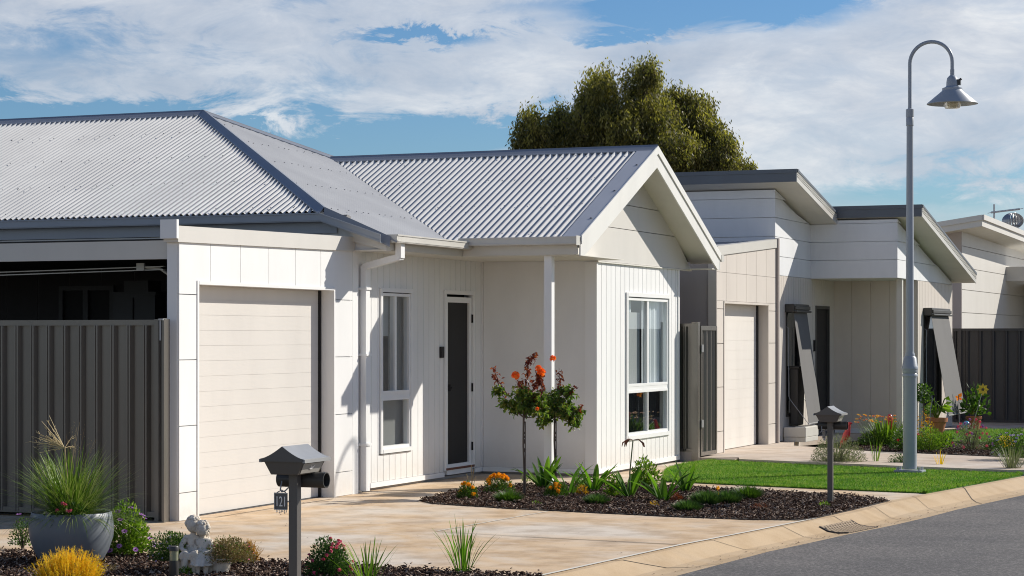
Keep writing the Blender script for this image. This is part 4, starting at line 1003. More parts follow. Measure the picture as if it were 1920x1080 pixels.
fp = MB(); fp.quad(slp(-.105,.912,.003),slp(.105,.912,.003),slp(.115,.966,.003),slp(-.115,.966,.003)); fo = fp.build('front_plate', M['plate'], bo_, local=True)
MB().quad(slp(-.118,.968,.004),slp(.118,.968,.004),slp(.118,.982,.004),slp(-.118,.982,.004)).build('slot', M['black'], bo_, local=True)
em = MB()   # small raised horn emblem
pr = [(-.03,.938),(-.012,.930),(.006,.932),(.018,.942),(.028,.955),(.012,.950),(.0,.945),(-.01,.950),(-.02,.955),(-.016,.944)]
em.add([slp(y,z,.006) for y,z in pr], [tuple(range(len(pr)))]); em.build('emblem', M['num'], bo_, local=True)
tb = MB(); n = 28; L0, L1, zc0, yc0 = -.135, .155, .868, .075
k0 = 0
for (xa, ra, xb, rb_) in ((L0,.001,L0,.043),(L0,.043,L1,.043),(L1,.043,L1,.038),(L1,.038,L0+.02,.038)):
    for j in range(n):
        a0, a1 = 2*math.pi*j/n, 2*math.pi*(j+1)/n
        tb.quad((xa,yc0+ra*math.cos(a0),zc0+ra*math.sin(a0)),(xa,yc0+ra*math.cos(a1),zc0+ra*math.sin(a1)),(xb,yc0+rb_*math.cos(a1),zc0+rb_*math.sin(a1)),(xb,yc0+rb_*math.cos(a0),zc0+rb_*math.sin(a0)))
tb.build('newspaper_tube', M['charcoal'], lb, local=True, smooth=True)
br = MB(); br.tube([(-.09,.02,.86),(-.085,-.01,.815),(-.07,-.02,.805),(-.05,-.02,.81),(-.028,-.02,.83)], .004, 6).tube([(-.10,-.02,.80),(-.07,-.02,.815),(-.045,-.02,.80)], .003, 6)
br.build('plate_hook', M['galv'], lb, local=True)
pt = MB().box(-.108,-.030,-.034,-.026,.708,.800); po_ = pt.build('number_plate', M['platebg'], lb, local=True, bevel=.002)
e2 = MB(); e2.box(-.109,-.029,-.038,-.034,.796,.801).box(-.109,-.029,-.038,-.034,.707,.712).box(-.109,-.105,-.038,-.034,.712,.796)
for k in range(7):
    x = -.098+k*.010; e2.tube([(x,-.03,.707),(x+random.uniform(-.003,.003),-.03,.707-random.uniform(.008,.022))], .002, 5); e2.ball((x,-.03,.70-random.uniform(.0,.012)), .0035, 4)
e2.build('plate_border', M['galv'], po_, local=True)
v_, f_ = text_mesh('121', .078, .002); nm_ = MB(); nm_.add([(x*.60-.067, -.0362-z, y+.727) for x,y,z in v_], f_); nm_.build('numerals', M['num'], po_, local=True)
# second letterbox
X2_, Y2_ = gr(1557, 946)
lb2 = dup(lb, (X2_,Y2_,-.09), R(2), 'dark letterbox on a slim post at the corner of the bark bed beside the lawn')
for ch in [k for k in C.objects if k.parent == lb2 and k.name.startswith('number_plate')]:
    for g in [k for k in C.objects if k.parent == ch and k.name.startswith('numerals')]: bpy.data.objects.remove(g)
    ch.rotation_euler = (0,0,R(-62)); ch.location = (-.0,-.06,.03)

# ================================================================ plant makers (local coordinates)
def V(*a): return Vector(a)
def rdir(up=0.0):
    while True:
        d = V(random.gauss(0,1),random.gauss(0,1),random.gauss(0,1)+up)
        if d.length > .1: return d.normalized()
def leaf(mb, p, d, L, W_, droop=.0):
    d = d.normalized(); s = d.cross(rdir()).normalized()*W_/2; n_ = s.cross(d).normalized(); m = p+d*L*.45+n_*W_*.15; t = p+d*L-V(0,0,droop*L)
    mb.add([p, m+s, t, m-s, m-n_*W_*.18], [(0,4,1),(4,2,1),(0,3,4),(4,3,2)])
def blade(mb, p, a, lean, L, W_, curve, n=6, fold=.25, twist=0):
    """strap/grass blade: starts leaning `lean` from vertical in direction a, bends by `curve` radians"""
    h = V(math.cos(a),math.sin(a),0); side0 = V(-math.sin(a),math.cos(a),0); q = V(*p); k = len(mb.v); th = lean
    for i in range(n+1):
        t = i/n; w = W_*(math.sin(math.pi*min(1,(t*.86+.14)))**.6 if t < 1 else 0)*.5
        d = h*math.sin(th)+V(0,0,math.cos(th)); side = (side0*math.cos(twist*t)+d.cross(side0)*math.sin(twist*t)); nn = side.cross(d)
        if fold: mb.v += [tuple(q+side*w), tuple(q-nn*w*fold*-1), tuple(q-side*w)]
        else: mb.v += [tuple(q+side*w), tuple(q-side*w)]
        q = q+d*(L/n); th = lean+curve*((i+1)/n)**1.5
    c = 3 if fold else 2
    for i in range(n):
        for j in range(c-1): mb.f.append((k+i*c+j, k+i*c+j+1, k+(i+1)*c+j+1, k+(i+1)*c+j))
def petals(mb, c, d, r, n=8, cup=.3, w=.8):
    d = d.normalized(); u = d.orthogonal().normalized(); v = d.cross(u)
    for k in range(n):
        a = 6.283*k/n+random.uniform(-.1,.1); e = u*math.cos(a)+v*math.sin(a); s = d.cross(e)*r*w*math.pi/n
        mb.add([c, c+e*r*.6+s+d*r*cup*.5, c+e*r+d*r*cup, c+e*r*.6-s+d*r*cup*.5], [(0,1,2,3)])
def pom(mb, c, r, n=26):
    for k in range(n):
        d = rdir(.6); p = c+d*r*.55; s = d.cross(rdir()).normalized()*r*.42; t = d.cross(s).normalized()*r*.42
        mb.add([p-s*.6-t*.4, p+s*.6-t*.4, p+s+t+d*r*.35, p-s+t+d*r*.35], [(0,1,2,3)])
L_ = leafmat
M['green'] = L_('mid_green_leaves', [(.025,.06,.010),(.05,.105,.015),(.075,.15,.022),(.11,.20,.035)])
M['bright'] = L_('fresh_green_leaves', [(.07,.14,.012),(.11,.20,.02),(.16,.27,.03),(.24,.34,.04)], .35)
M['strap'] = L_('strap_leaves', [(.05,.12,.018),(.09,.19,.02),(.14,.26,.035)], .5, .6, .12)
M['rose_leaf'] = L_('rose_leaves', [(.06,.11,.025),(.10,.17,.03),(.15,.23,.045),(.20,.20,.05)], .5, .4)
M['tuss'] = L_('tussock_blades', [(.07,.13,.02),(.12,.20,.03),(.18,.26,.06),(.30,.33,.14)], .3, .4)
M['tuft'] = L_('blue_green_tufts', [(.03,.07,.022),(.055,.115,.032),(.09,.16,.05)], .25, .75, .1)
M['grey'] = L_('silver_foliage', [(.12,.14,.08),(.18,.20,.12),(.28,.29,.19)], .2, .6)
M['yellow'] = L_('golden_foliage', [(.70,.40,.01),(.88,.58,.02),(.95,.70,.05),(.60,.42,.02)], .35, .6)
M['orange_tip'] = L_('amber_foliage', [(.45,.20,.01),(.60,.30,.02),(.35,.25,.03)], .3, .6)
M['redleaf'] = L_('young_red_leaves', [(.12,.02,.018),(.20,.035,.025),(.26,.07,.035)], .45, .4)
M['rust_leaf'] = L_('rusty_succulent', [(.25,.06,.02),(.35,.10,.04),(.18,.05,.02)], .1)
M['dry'] = L_('dry_stalks', [(.30,.22,.10),(.42,.32,.17),(.22,.15,.07)], .1, .7)
M['straw'] = L_('pale_straw', [(.55,.44,.24),(.68,.56,.34),(.42,.32,.17)], .2, .7)
M['stem'] = paint('woody_stem', (.11,.085,.07), .8, .15); M['stake'] = paint('green_stem', (.10,.14,.05), .7, .1)
M['f_orange'] = L_('orange_petals', [(.75,.16,.005),(.85,.25,.01),(.8,.10,.01)], .3, .6)
M['f_rose'] = L_('coral_rose_petals', [(.75,.06,.015),(.85,.14,.03),(.85,.24,.06)], .3, .5)
M['f_yellow'] = L_('marigold_petals', [(.90,.42,.006),(.95,.52,.012),(.90,.33,.005)], .3, .6)
M['f_purple'] = L_('purple_petals', [(.27,.08,.38),(.38,.14,.50),(.50,.24,.60)], .25, .6)
M['f_lilac'] = L_('lilac_petals', [(.35,.25,.55),(.5,.38,.68),(.62,.52,.75)], .25, .6)
M['f_pink'] = L_('pink_petals', [(.62,.04,.14),(.70,.10,.22),(.72,.22,.32)], .25, .6)
M['f_red'] = L_('red_petals', [(.45,.012,.02),(.6,.02,.04)], .2, .5)
M['f_centre'] = paint('flower_centre', (.05,.02,.03), .7)

def plant(name, px, py, label, cat, group=None, z=0.0):
    x, y = gr(px, py, z); return root(name, label, cat, (x,y,z), group), dist(x, y)/F
def bush(mb, r, h, n, L, W_, up=.3, base=.12, lump=.3, fill=.5):
    """leaf cloud over a dome of radius r and height h"""
    lumps = [(rdir(.5), random.uniform(-.1,lump)) for _ in range(9)]
    for _ in range(n):
        d = rdir(.35); d.z = abs(d.z); k = 1+sum(a*max(0,d.dot(v))**5 for v,a in lumps)
        q = (random.random()**fill)*k; p = V(d.x*r*q, d.y*r*q, base*h+d.z*(1-base)*h*q); e = (d+rdir()*.7+V(0,0,up)).normalized(); leaf(mb, p, e, L*random.uniform(.6,1.2), W_)
def stems(mb, r, h, n, w=.004):
    for _ in range(n):
        a = random.uniform(0,6.28); q = random.uniform(.2,.75); mb.tube([(0,0,-.01),(math.cos(a)*r*q*.5,math.sin(a)*r*q*.5,h*.4),(math.cos(a)*r*q,math.sin(a)*r*q,h*.75)], [w*1.6,w,w*.5], 5)
def bloom(o, mat, c, e, fr, kind='daisy', n=None, centre=True):
    """one flower head, a part of its plant"""
    f = MB()
    if kind == 'daisy':
        petals(f, c, e, fr, n or 10, .15); k = MB().ball(c+e*fr*.1, fr*.25, 4)
        f.build('bloom', mat, o, local=True, extra=(k, M['f_centre']))
    else: pom(f, c, fr, n or 26); f.build('bloom', mat, o, local=True)
def flowers_on(o, mat, r, h, n, fr, kind='daisy', up=1.0, base=.12):
    for _ in range(n):
        d = rdir(.6); d.z = abs(d.z); c = V(d.x*r*1.18, d.y*r*1.18, base*h+d.z*(1-base)*h*1.18); e = (d+V(.3,-.3,up)).normalized()
        bloom(o, mat, c, e, fr, kind)

# ---------------------------------------------------------------- pot with tussock
random.seed(21)
po, s_ = plant('plant_pot', 134, 1056, 'large round blue grey pot holding a grass tussock', 'pot')
M['pot'] = paint('glazed_grey_pot', (.17,.19,.215), .42, .05, spec=.45)
MB().lathe([(0,0),(.20,0),(.225,.02),(.27,.10),(.300,.19),(.306,.26),(.298,.33),(.288,.372),(.283,.376),(.272,.372),(.272,.33),(0,.33)], 0, 0, 64).build('vessel', M['pot'], po, local=True, smooth=True)
MB().lathe([(0,.345),(.2,.345),(.274,.335)], 0, 0, 24).build('soil', M['soil'], po, local=True)
tu = root('grass_tussock', 'spiky green grass tussock growing in the big grey pot', 'grass plant', (po.location.x,po.location.y,.34))
g = MB()
for k in range(1150):
    a = random.uniform(0,6.28); rr = random.random()**.5*.13; ln = abs(random.gauss(0,.95))+.05
    blade(g, (math.cos(a)*rr,math.sin(a)*rr,0), a+random.gauss(0,.35), min(ln,1.5), random.uniform(.28,.60), random.uniform(.004,.0075), random.uniform(.2,1.2), 6, 0)
g.build('blades', M['tuss'], tu, local=True)
g = MB()
for k in range(26):
    q = V(-.04,-.03,.50); d = V(-abs(random.gauss(.85,.35))+.12, random.gauss(0,.3), random.gauss(.20,.25)).normalized(); L = random.uniform(.10,.27)
    g.tube([q, q+d*L*.5+V(0,0,.01), q+d*L+V(0,0,random.uniform(-.01,.03))], [.003,.0024,.0014], 4)
    for j in range(5):
        t = random.uniform(.4,1); p = q+d*L*t; e = (d+rdir()*.7).normalized()*.03; g.tube([p,p+e], [.002,.001], 3)
g.tube([(-.01,0,0),(-.02,-.02,.25),(-.04,-.03,.51)], .005, 6); g.build('dry_seed_head', M['straw'], tu, local=True)
g = MB()
for k in range(9):
    a = random.uniform(-.4,1.6); h = random.uniform(.50,.70); x = math.cos(a)*random.uniform(0,.2); g.tube([(0,0,.2),(x*.5,0,h*.6),(x,random.gauss(0,.05),h)], [.0011,.0009,.0005], 3)
    for j in range(7):
        p = V(x,0,h)+V(random.gauss(0,.018),random.gauss(0,.018),random.gauss(-.03,.03)); g.ball(p, .0022, 3)
g.build('fine_seed_stalks', M['dry'], tu, local=True)
pf = root('potted_flowers', 'small pink flowers spilling over the rim of the grey pot', 'flowers', (po.location.x+.10,po.location.y-.17,.35))
l_ = MB(); bush(l_, .13, .10, 420, .028, .018); l_.build('leaves', M['green'], pf, local=True)
for (x,z) in ((-.03,.06),(.06,.055),(.02,.11),(.045,.10),(.09,.06)): bloom(pf, M['f_pink'], V(x,-.12,z), None, .014, 'pom', 18)

# ---------------------------------------------------------------- shrubs in the front bed
def feather(name, px, py, r, h, n, mat, label, cat='shrub', tip=None, seed=1):
    random.seed(seed); o, s = plant(name, px, py, label, cat); g = MB()
    for k in range(n):
        a = random.uniform(0,6.28); q = random.random()**.55; p = V(math.cos(a)*r*q*.9, math.sin(a)*r*q*.9, h*.15*random.random()+h*.45*(1-q*q)); ln = q*.9*random.random()+.05
        L = h*random.uniform(.22,.75); d = (V(math.cos(a)*math.sin(ln),math.sin(a)*math.sin(ln),math.cos(ln))).normalized()
        g.tube([p,p+d*L*.6,p+d*L+V(0,0,.01)], [.0022,.0015,.0006], 3, False)
        for j in range(9):
            t = random.uniform(.25,1); e = (d+rdir()*.9).normalized(); leaf(g, p+d*L*t, e, random.uniform(.012,.03), .003)
    g.build('foliage', mat, o, local=True); st = MB(); stems(st, r, h, 10); st.build('stems', M['stem'], o, local=True); return o
feather('golden_shrub', 130, 1096, .20, .20, 640, M['yellow'], 'bright golden yellow feathery shrub in front of the grey pot', seed=2)
feather('amber_grass', 463, 1058, .075, .15, 160, M['orange_tip'], 'small amber tuft beside the right basket of the statue', 'grass plant', seed=3)
def shrub(name, px, py, r, h, n, L, W_, mat, label, cat='shrub', group=None, z=0, fl=(), seed=1, up=.3, st=8, lump=.3, fill=.5):
    random.seed(seed); o, s = plant(name, px, py, label, cat, group, z); g = MB(); bush(g, r, h, n, L, W_, up, lump=lump, fill=fill); g.build('foliage', mat, o, local=True)
    if st: m = MB(); stems(m, r, h, st); m.build('stems', M['stem'], o, local=True)
    for (mt, cnt, fr, kind) in fl:
        flowers_on(o, mt, r, h, cnt, fr, kind)
    return o
shrub('daisy_bush', 238, 1046, .17, .33, 2600, .034, .016, M['bright'], 'green bush with purple daisies to the right of the grey pot', fl=((M['f_purple'],34,.024,'daisy'),), seed=5)
shrub('daisy_bush', 42, 1030, .10, .24, 500, .026, .012, M['green'], 'leafy purple daisy bush half hidden left of the grey pot', fl=((M['f_purple'],9,.024,'daisy'),), seed=6)
shrub('pink_daisy_bush', 618, 1084, .145, .235, 4200, .022, .009, M['tuft'], 'dark green bush topped with pink button flowers beside the letterbox', fl=((M['f_pink'],34,.013,'pom'),), seed=7)
shrub('seedling', 205, 1078, .05, .06, 120, .03, .008, M['dry'], 'withered brown seedling in the bark under the daisy bush', seed=8, st=3)
shrub('seedling', 348, 1082, .045, .07, 160, .022, .012, M['bright'], 'small fresh green seedling in front of the solar light', seed=9, st=3)
# strap clumps in the front bed
def clump(name, px, py, n, L, W_, mat, label, cat='strap plant', group=None, seed=1, lean=(.05,.8), curve=(.1,1.1), z=0, az=None, rad=.04, fold=.25):
    random.seed(seed); o, s = plant(name, px, py, label, cat, group, z); g = MB()
    for k in range(n):
        a = (6.28*k/n+random.gauss(0,.3)) if az is None else random.choice(az)+random.gauss(0,.3)
        blade(g, (math.cos(a)*rad*random.random(),math.sin(a)*rad*random.random(),0), a, random.uniform(*lean), L*random.uniform(.6,1.08), W_*random.uniform(.8,1.1), random.uniform(*curve), 9, fold)
    g.build('leaves', mat, o, local=True); return o
clump('strap_clump', 688, 1098, 30, .33, .011, M['bright'], 'upright narrow leaved clump right of the pink flowers', seed=12, lean=(.05,.75), curve=(0,.6), rad=.09)
o = clump('strap_clump', 866, 1078, 34, .40, .011, M['strap'], 'tall narrow leaved clump standing alone at the slab edge', seed=13, lean=(.03,.55), curve=(0,.7), rad=.06)

# ---------------------------------------------------------------- solar light
sx_, sy_ = gr(326, 1088); sl = root('solar_light', 'small black solar garden light with a clear lens beside the statue', 'garden light', (sx_,sy_,0))
MB().lathe([(.0,.0),(.028,.0),(.034,.02),(.030,.13),(.030,.135)],0,0,24).build('base', M['charcoal'], sl, local=True, smooth=True)
mm, nt_, b_ = new('clear_plastic'); b_.inputs['Base Color'].default_value = (.65,.66,.45,1); b_.inputs['Roughness'].default_value = .1; b_.inputs['Transmission Weight'].default_value = .6; M['clear'] = mm
MB().lathe([(.029,.135),(.031,.20)],0,0,24).build('lens', M['clear'], sl, local=True, smooth=True)
MB().lathe([(.0,.232),(.030,.232),(.034,.225),(.034,.20),(.0,.20)],0,0,24).build('cap', M['charcoal'], sl, local=True, smooth=True)

# ---------------------------------------------------------------- statue of two seated children between two baskets
def mk_stone():
    m, nt, b = new('weathered_cast_stone'); v = objco(nt); n1 = noise(nt, v, 22, 6, .7); n2 = noise(nt, v, 160, 3)
    c = ramp(nt, n1, [(.32,(.46,.39,.31)),(.44,(.66,.585,.48)),(.7,(.77,.70,.59))]); nt.links.new(c, b.inputs['Base Color']); b.inputs['Roughness'].default_value = .9
    bump(nt, b, n2, .4, .004); return m
M['stone'] = mk_stone()
stx, sty = gr(374, 1078); STL = (stx, sty, 0)
stt = root('garden_statue', 'weathered stone statue of two seated children hugging between two baskets', 'statue', STL)
def skin_mesh(joints, bones, sub=1):
    me = bpy.data.meshes.new('sk'); me.from_pydata([j[0] for j in joints], bones, []); ob = bpy.data.objects.new('sk', me); C.objects.link(ob)
    md = ob.modifiers.new('s', 'SKIN'); md.use_smooth_shade = True
    for i, j in enumerate(joints):
        sv = me.skin_vertices[0].data[i]; r = j[1]; sv.radius = (r, r) if not isinstance(r, tuple) else r; sv.use_root = (i == 0)
    sb = ob.modifiers.new('d', 'SUBSURF'); sb.levels = sub; sb.render_levels = sub
    dg = bpy.context.evaluated_depsgraph_get(); dg.update(); ev = ob.evaluated_get(dg); m2 = ev.to_mesh()
    v = [tuple(p.co) for p in m2.vertices]; f = [tuple(p.vertices) for p in m2.polygons]; ev.to_mesh_clear(); bpy.data.objects.remove(ob); return v, f
def child(ox, oy, face, lean, girl, seed):
    """seated child about 0.36 m tall; `face` = heading of the body"""
    s = .92 if girl else 1.0; J = []; B = []
    def j(x, y, z, r, par=None):
        J.append(((x*s, y*s, z*s), r*s)); 
        if par is not None: B.append((par, len(J)-1))
        return len(J)-1
    # local frame: +y is forwards (towards the knees), +x to the child's left
    pel = j(0,0,.125,.045); ch = j(lean*.3,.005,.175,.044,pel); ch2 = j(lean*.8,.01,.225,.042,ch); nk = j(lean,.015,.252,.02,ch2); j(lean*1.1,.018,.275,.02,nk)
    for sd in (-1,1):
        hp = j(sd*.026,.03,.118,.034,pel); kn = j(sd*.030,.105,.122,.028,hp); an = j(sd*.028,.105,.035,.017,kn); ft = j(sd*.030,.112,.014,.016,an); j(sd*.036,.150,.010,.012,ft)
        sh = j(lean*.8+sd*.046,.012,.228,.022,ch2)
        if sd == (1 if not girl else -1): el_ = j(lean+sd*.075,.045,.175,.017,sh); wr = j(lean+sd*.045,.085,.155,.013,el_); j(lean+sd*.018,.092,.156,.015,wr)
        else: el_ = j(sd*.068,.03,.168,.018,sh); wr = j(sd*.048,.085,.150,.013,el_); j(sd*.032,.108,.150,.014,wr)
    v, f = skin_mesh(J, B)
    m = MB(); m.add(v, f); hc = V(lean*1.25*s, .022*s, .312*s); rd_ = .047*s
    def head(d):     # +y is the face
        q = 1.0
        q += .10*max(0, 1-((d.x)**2*40+(d.z+.12)**2*22))*(d.y > .5)            # nose
        q -= .06*max(0, 1-((abs(d.x)-.34)**2*60+(d.z-.10)**2*60))*(d.y > .3)    # eye sockets
        q += .05*max(0, 1-((d.x)**2*20+(d.z+.62)**2*20))*(d.y > .1)            # chin
        q -= .04*max(0, 1-((d.x)**2*14+(d.z+.42)**2*160))*(d.y > .5)            # mouth
        q -= .05*max(0, -d.z)*(d.y < 0)
        return q
    m.ball(hc, (rd_*.92, rd_, rd_*1.08), 22, head)
    random.seed(seed); hair = MB()
    for k in range(150):   # curls of hair
        d = rdir(.55); 
        if d.y > .42 and d.z < .62: continue
        if d.z < (-.75 if girl else -.25): continue
        hair.ball(hc+V(d.x*rd_*.95, d.y*rd_*1.0-.002, d.z*rd_*1.08), random.uniform(.008,.013)*s, 5)
    if girl:
        for k in range(34): hair.ball(hc+V(random.gauss(0,.026), -.03-random.random()*.012, -.02-random.random()*.055), .011, 5)
        for k in range(5): hair.ball(hc+V(-.02+k*.010,.0,.045), .012, 5)
    cl = MB()
    if girl:   # pleated skirt over the knees
        n = 40
        for i in range(n):
            for (t0,t1) in ((0,.35),(.35,.7),(.7,1)):
                def sk(i,t):
                    a = 6.283*i/n; w = 1+.09*math.sin(a*11)*t; return (math.cos(a)*(.05+.035*t)*w, .03*t+.015+math.sin(a)*(.045+.065*t)*w, .165-.085*t-.01*math.sin(a)*t)
                cl.quad(sk(i,t0),sk(i+1,t0),sk(i+1,t1),sk(i,t1))
        for i in range(n): a0 = sk(i,1); a1 = sk(i+1,1); cl.tri(a0,a1,(0,.04,.09))
    else:      # shorts folds and shirt hem as soft rings
        for sd in (-1,1):
            for q in range(4): cl.ball((sd*.029,.055+q*.017,.123), (.036,.012,.036), 6)
        for q in range(3): cl.ball((0,0,.145+q*.018), (.052,.045,.010), 7)
    rot = Matrix.Rotation(face, 4, 'Z')
    def put(mb): mb.v = [tuple((rot @ Vector(p))*1.12+Vector((ox,oy,.0))) for p in mb.v]
    put(m); put(hair); put(cl)
    o = m.build('boy' if not girl else 'girl', M['stone'], stt, local=True, smooth='all'); h_ = hair.build('hair', M['stone'], o, local=True, smooth='all'); c_ = cl.build('clothes', M['stone'], o, local=True, smooth='all')
    if not girl: 
        rm = c_.modifiers.new('blend', 'REMESH'); rm.mode = 'VOXEL'; rm.voxel_size = .005; rm.use_smooth_shade = True
    return o
child(-.052, .0, R(180+18), -.006, False, 5)
child(.046, .012, R(180+14), .016, True, 6)
bs = MB()
bs.lathe([(0,0),(.16,0),(.165,.012),(.15,.022),(0,.022)],0,0,24); bs.v = [(x*1.25,y*.8-.03,z) for x,y,z in bs.v]
bs.box(-.12,.12,-.03,.09,.02,.105); so_ = bs.build('base', M['stone'], stt, local=True, bevel=.008)
def basket(cx_, cy_, r):
    m = MB(); prof = [(.0,.01)]
    for k in range(15):
        z = .01+.15*k/14; prof.append((r*(.70+.30*k/14)+(.005 if k % 2 else -.002), z))
    prof += [(r+.012,.165),(r+.012,.18),(r-.01,.18),(r-.015,.15),(0,.15)]
    prof = [(a_, z_*.68) for a_, z_ in prof]
    m.lathe(prof, cx_, cy_, 36)
    m.v = [(x+.004*math.sin(math.atan2(y-cy_,x-cx_)*18+(z*420)),y,z) for x,y,z in m.v]; return m.build('basket', M['stone'], stt, local=True, smooth='all')
basket(-.165,.03,.075); basket(.155,.02,.072)
for (dx, lab, mt, fl, sd) in ((-.165,'lilac flowered plant spilling from the left stone basket',M['grey'],M['f_lilac'],31),(.165,'fine reddish green plant in the right stone basket',M['dry'],M['f_pink'],32)):
    o = root('basket_plant', lab, 'plant', (stx+dx*1.12-.03*(dx<0), sty+.05, .075)); random.seed(sd); g = MB(); bush(g, .17, .17, 4200 if dx < 0 else 3000, .022, .009, .4); g.build('foliage', M['green'] if dx < 0 else M['dry'], o, local=True)
    g = MB(); bush(g, .18, .18, 900, .018, .006, .4); g.build('sprigs', mt if dx < 0 else M['green'], o, local=True)
    flowers_on(o, fl, .17, .17, 70 if dx < 0 else 16, .007, 'daisy')
# ================================================================ rose bed
M['f_rose2'] = L_('orange_rose_petals', [(.85,.12,.02),(.92,.22,.03),(.95,.32,.06)], .35, .5)
def standard_rose(px, py, label, seed, ht, crown, red, roses):
    random.seed(seed); o, s = plant('standard_rose', px, py, label, 'rose tree', 'standard roses in the bark bed')
    st = MB(); st.tube([(0,0,-.02),(.006,0,ht*.3),(-.004,.0,ht*.62),(0,0,ht)], [.012,.011,.011,.012], 8); st.tube([(.018,0,-.02),(.018,0,ht*.92)], .006, 6)
    for k in range(12): z = ht*random.random(); st.ball((.006,0,z), .014, 4)
    br_ = MB(); lg = MB(); lr = MB()
    for (cx_, cz_, rx, rz, n) in crown:
        c = V(cx_*s, random.gauss(0,.03), cz_*s); b0 = V(0,0,ht*.97); mid = (b0+c)/2+V(0,random.gauss(0,.03),-.02); br_.tube([b0,mid,c], [.007,.005,.003], 5)
        for k in range(n//10):
            d = rdir(.1); e = c+V(d.x*rx*s,d.y*rx*s,d.z*rz*s)*random.uniform(.5,1.0); br_.tube([c,(c+e)/2+V(0,0,.01),e], [.003,.002,.0012], 4)
            for j in range(12):
                t = random.uniform(.35,1.05); p = c.lerp(e, t); leaf(lg, p, (rdir()+V(0,0,-.15)), random.uniform(.034,.056), random.uniform(.024,.036), .2)
    for (pts, n) in red:
        P_ = [V(x*s, random.gauss(0,.015), z*s) for x,z in pts]; br_.tube(P_, [.004]*(len(P_)-1)+[.002], 5)
        for k in range(n):
            t = (random.random()**.7)*(len(P_)-1); i = min(int(t), len(P_)-2); p = P_[i].lerp(P_[i+1], t-i)+rdir()*random.uniform(.005,.042); leaf(lr, p, (rdir()+V(0,0,-.1)), random.uniform(.032,.052), random.uniform(.02,.03), .25)
    st.build('stem', M['stem'], o, local=True, smooth=True); br_.build('branches', M['stem'], o, local=True); lg.build('leaves', M['rose_leaf'], o, local=True); lr.build('young_leaves', M['redleaf'], o, local=True)
    for (x, z, r) in roses:
        f = MB(); c = V(x*s, -.09, z*s)
        for q in range(5):
            for k in range(0):
                a = 6.28*k/6+q*.6; e = V(math.cos(a),math.sin(a),0); rr = r*(.25+.2*q); sd = V(-math.sin(a),math.cos(a),0)*rr*.6
                up_ = V(0,0,r*(.9-.16*q)); f.add([c+e*rr*.2, c+e*rr-sd+up_*.5, c+e*rr*1.15+up_, c+e*rr+sd+up_*.5], [(0,1,2,3)])
        pom(f, c, r, 44)
        f.build('bloom', M['f_rose2'], o, local=True)
    return o
# crown lobes: (dx px from the stem, height px above the base, radius px, height px, leaves)
standard_rose(982, 930, 'standard rose with red new shoots and coral blooms, left of the pair', 41, .84,
    [(0,165,40,22,420),(-30,172,28,20,240),(25,180,34,25,300),(-48,195,16,14,100),(0,190,34,22,260),(30,155,26,16,120)],
    [([(-30,185),(-52,215),(-62,240)],60),([(0,180),(5,215),(8,250),(24,266)],150),([(10,185),(28,215),(34,240)],130),([(20,180),(40,200),(30,232)],90),([(-10,185),(-6,215)],50),([(15,160),(22,190)],60)],
    [(-10,226,.044),(42,232,.045),(36,240,.034),(34,164,.022)])
standard_rose(1040, 912, 'standard rose beside the porch post, right of the pair', 42, .80,
    [(5,140,40,24,380),(34,140,34,24,380),(-5,160,34,26,260),(20,170,30,24,240),(40,120,22,16,120),(-15,128,24,20,120)],
    [([(5,170),(12,195),(8,215)],60),([(25,170),(40,185)],24),([(50,140),(54,152)],16)],
    [(2,240,.036)])
# stem under the top bloom and fallen red tips are part of the branches above
G1 = 'marigold clumps in the bark bed'
for i, (px, py, r, h, n, lab) in enumerate(((876,938,.085,.17,15,'small marigold clump nearest the front door'),(936,926,.14,.20,32,'largest marigold clump, left of the rose stems'),(1042,934,.10,.14,12,'low marigold clump between the rose stems and first strap leaves'))):
    random.seed(50+i); o, s = plant('marigold', px, py, lab, 'marigold', G1); g = MB(); bush(g, r*1.1, h*.9, 1600, .026, .008, .5); g.build('foliage', M['green'], o, local=True)
    for k in range(n): d = rdir(1.0); d.z = abs(d.z); bloom(o, M['f_yellow'], V(d.x*r*.95, d.y*r-.02, h*.35+d.z*h*.7), None, .020, 'pom', 36)
    m = MB(); stems(m, r, h*.8, 9, .002); m.build('stems', M['stake'], o, local=True)
G2 = 'strap leaved plants in a row along the bark bed'
for i, (px, py, n, L, lab) in enumerate(((1020,918,9,.30,'strap leaved plant just right of the rose stems'),(1067,930,8,.34,'strap leaved plant in front of the porch post'),(1115,925,8,.33,'strap leaved plant with one long leaf reaching left, before the gable wall'),
        (1181,936,8,.36,'strap leaved plant carrying the tall wilted flower stem'),(1243,942,9,.33,'strap leaved plant right of the wilted flower stem'),(1285,926,6,.27,'rightmost strap leaved plant beside the rusty succulent'))):
    clump('strap_plant', px, py, n+3, L*1.42, .072, M['strap'], lab, 'strap plant', G2, seed=60+i, lean=(.15,.85), curve=(.1,.9), rad=.035, fold=.3, az=[0.2,.7,3.3,3.7,2.9,0,1.6])
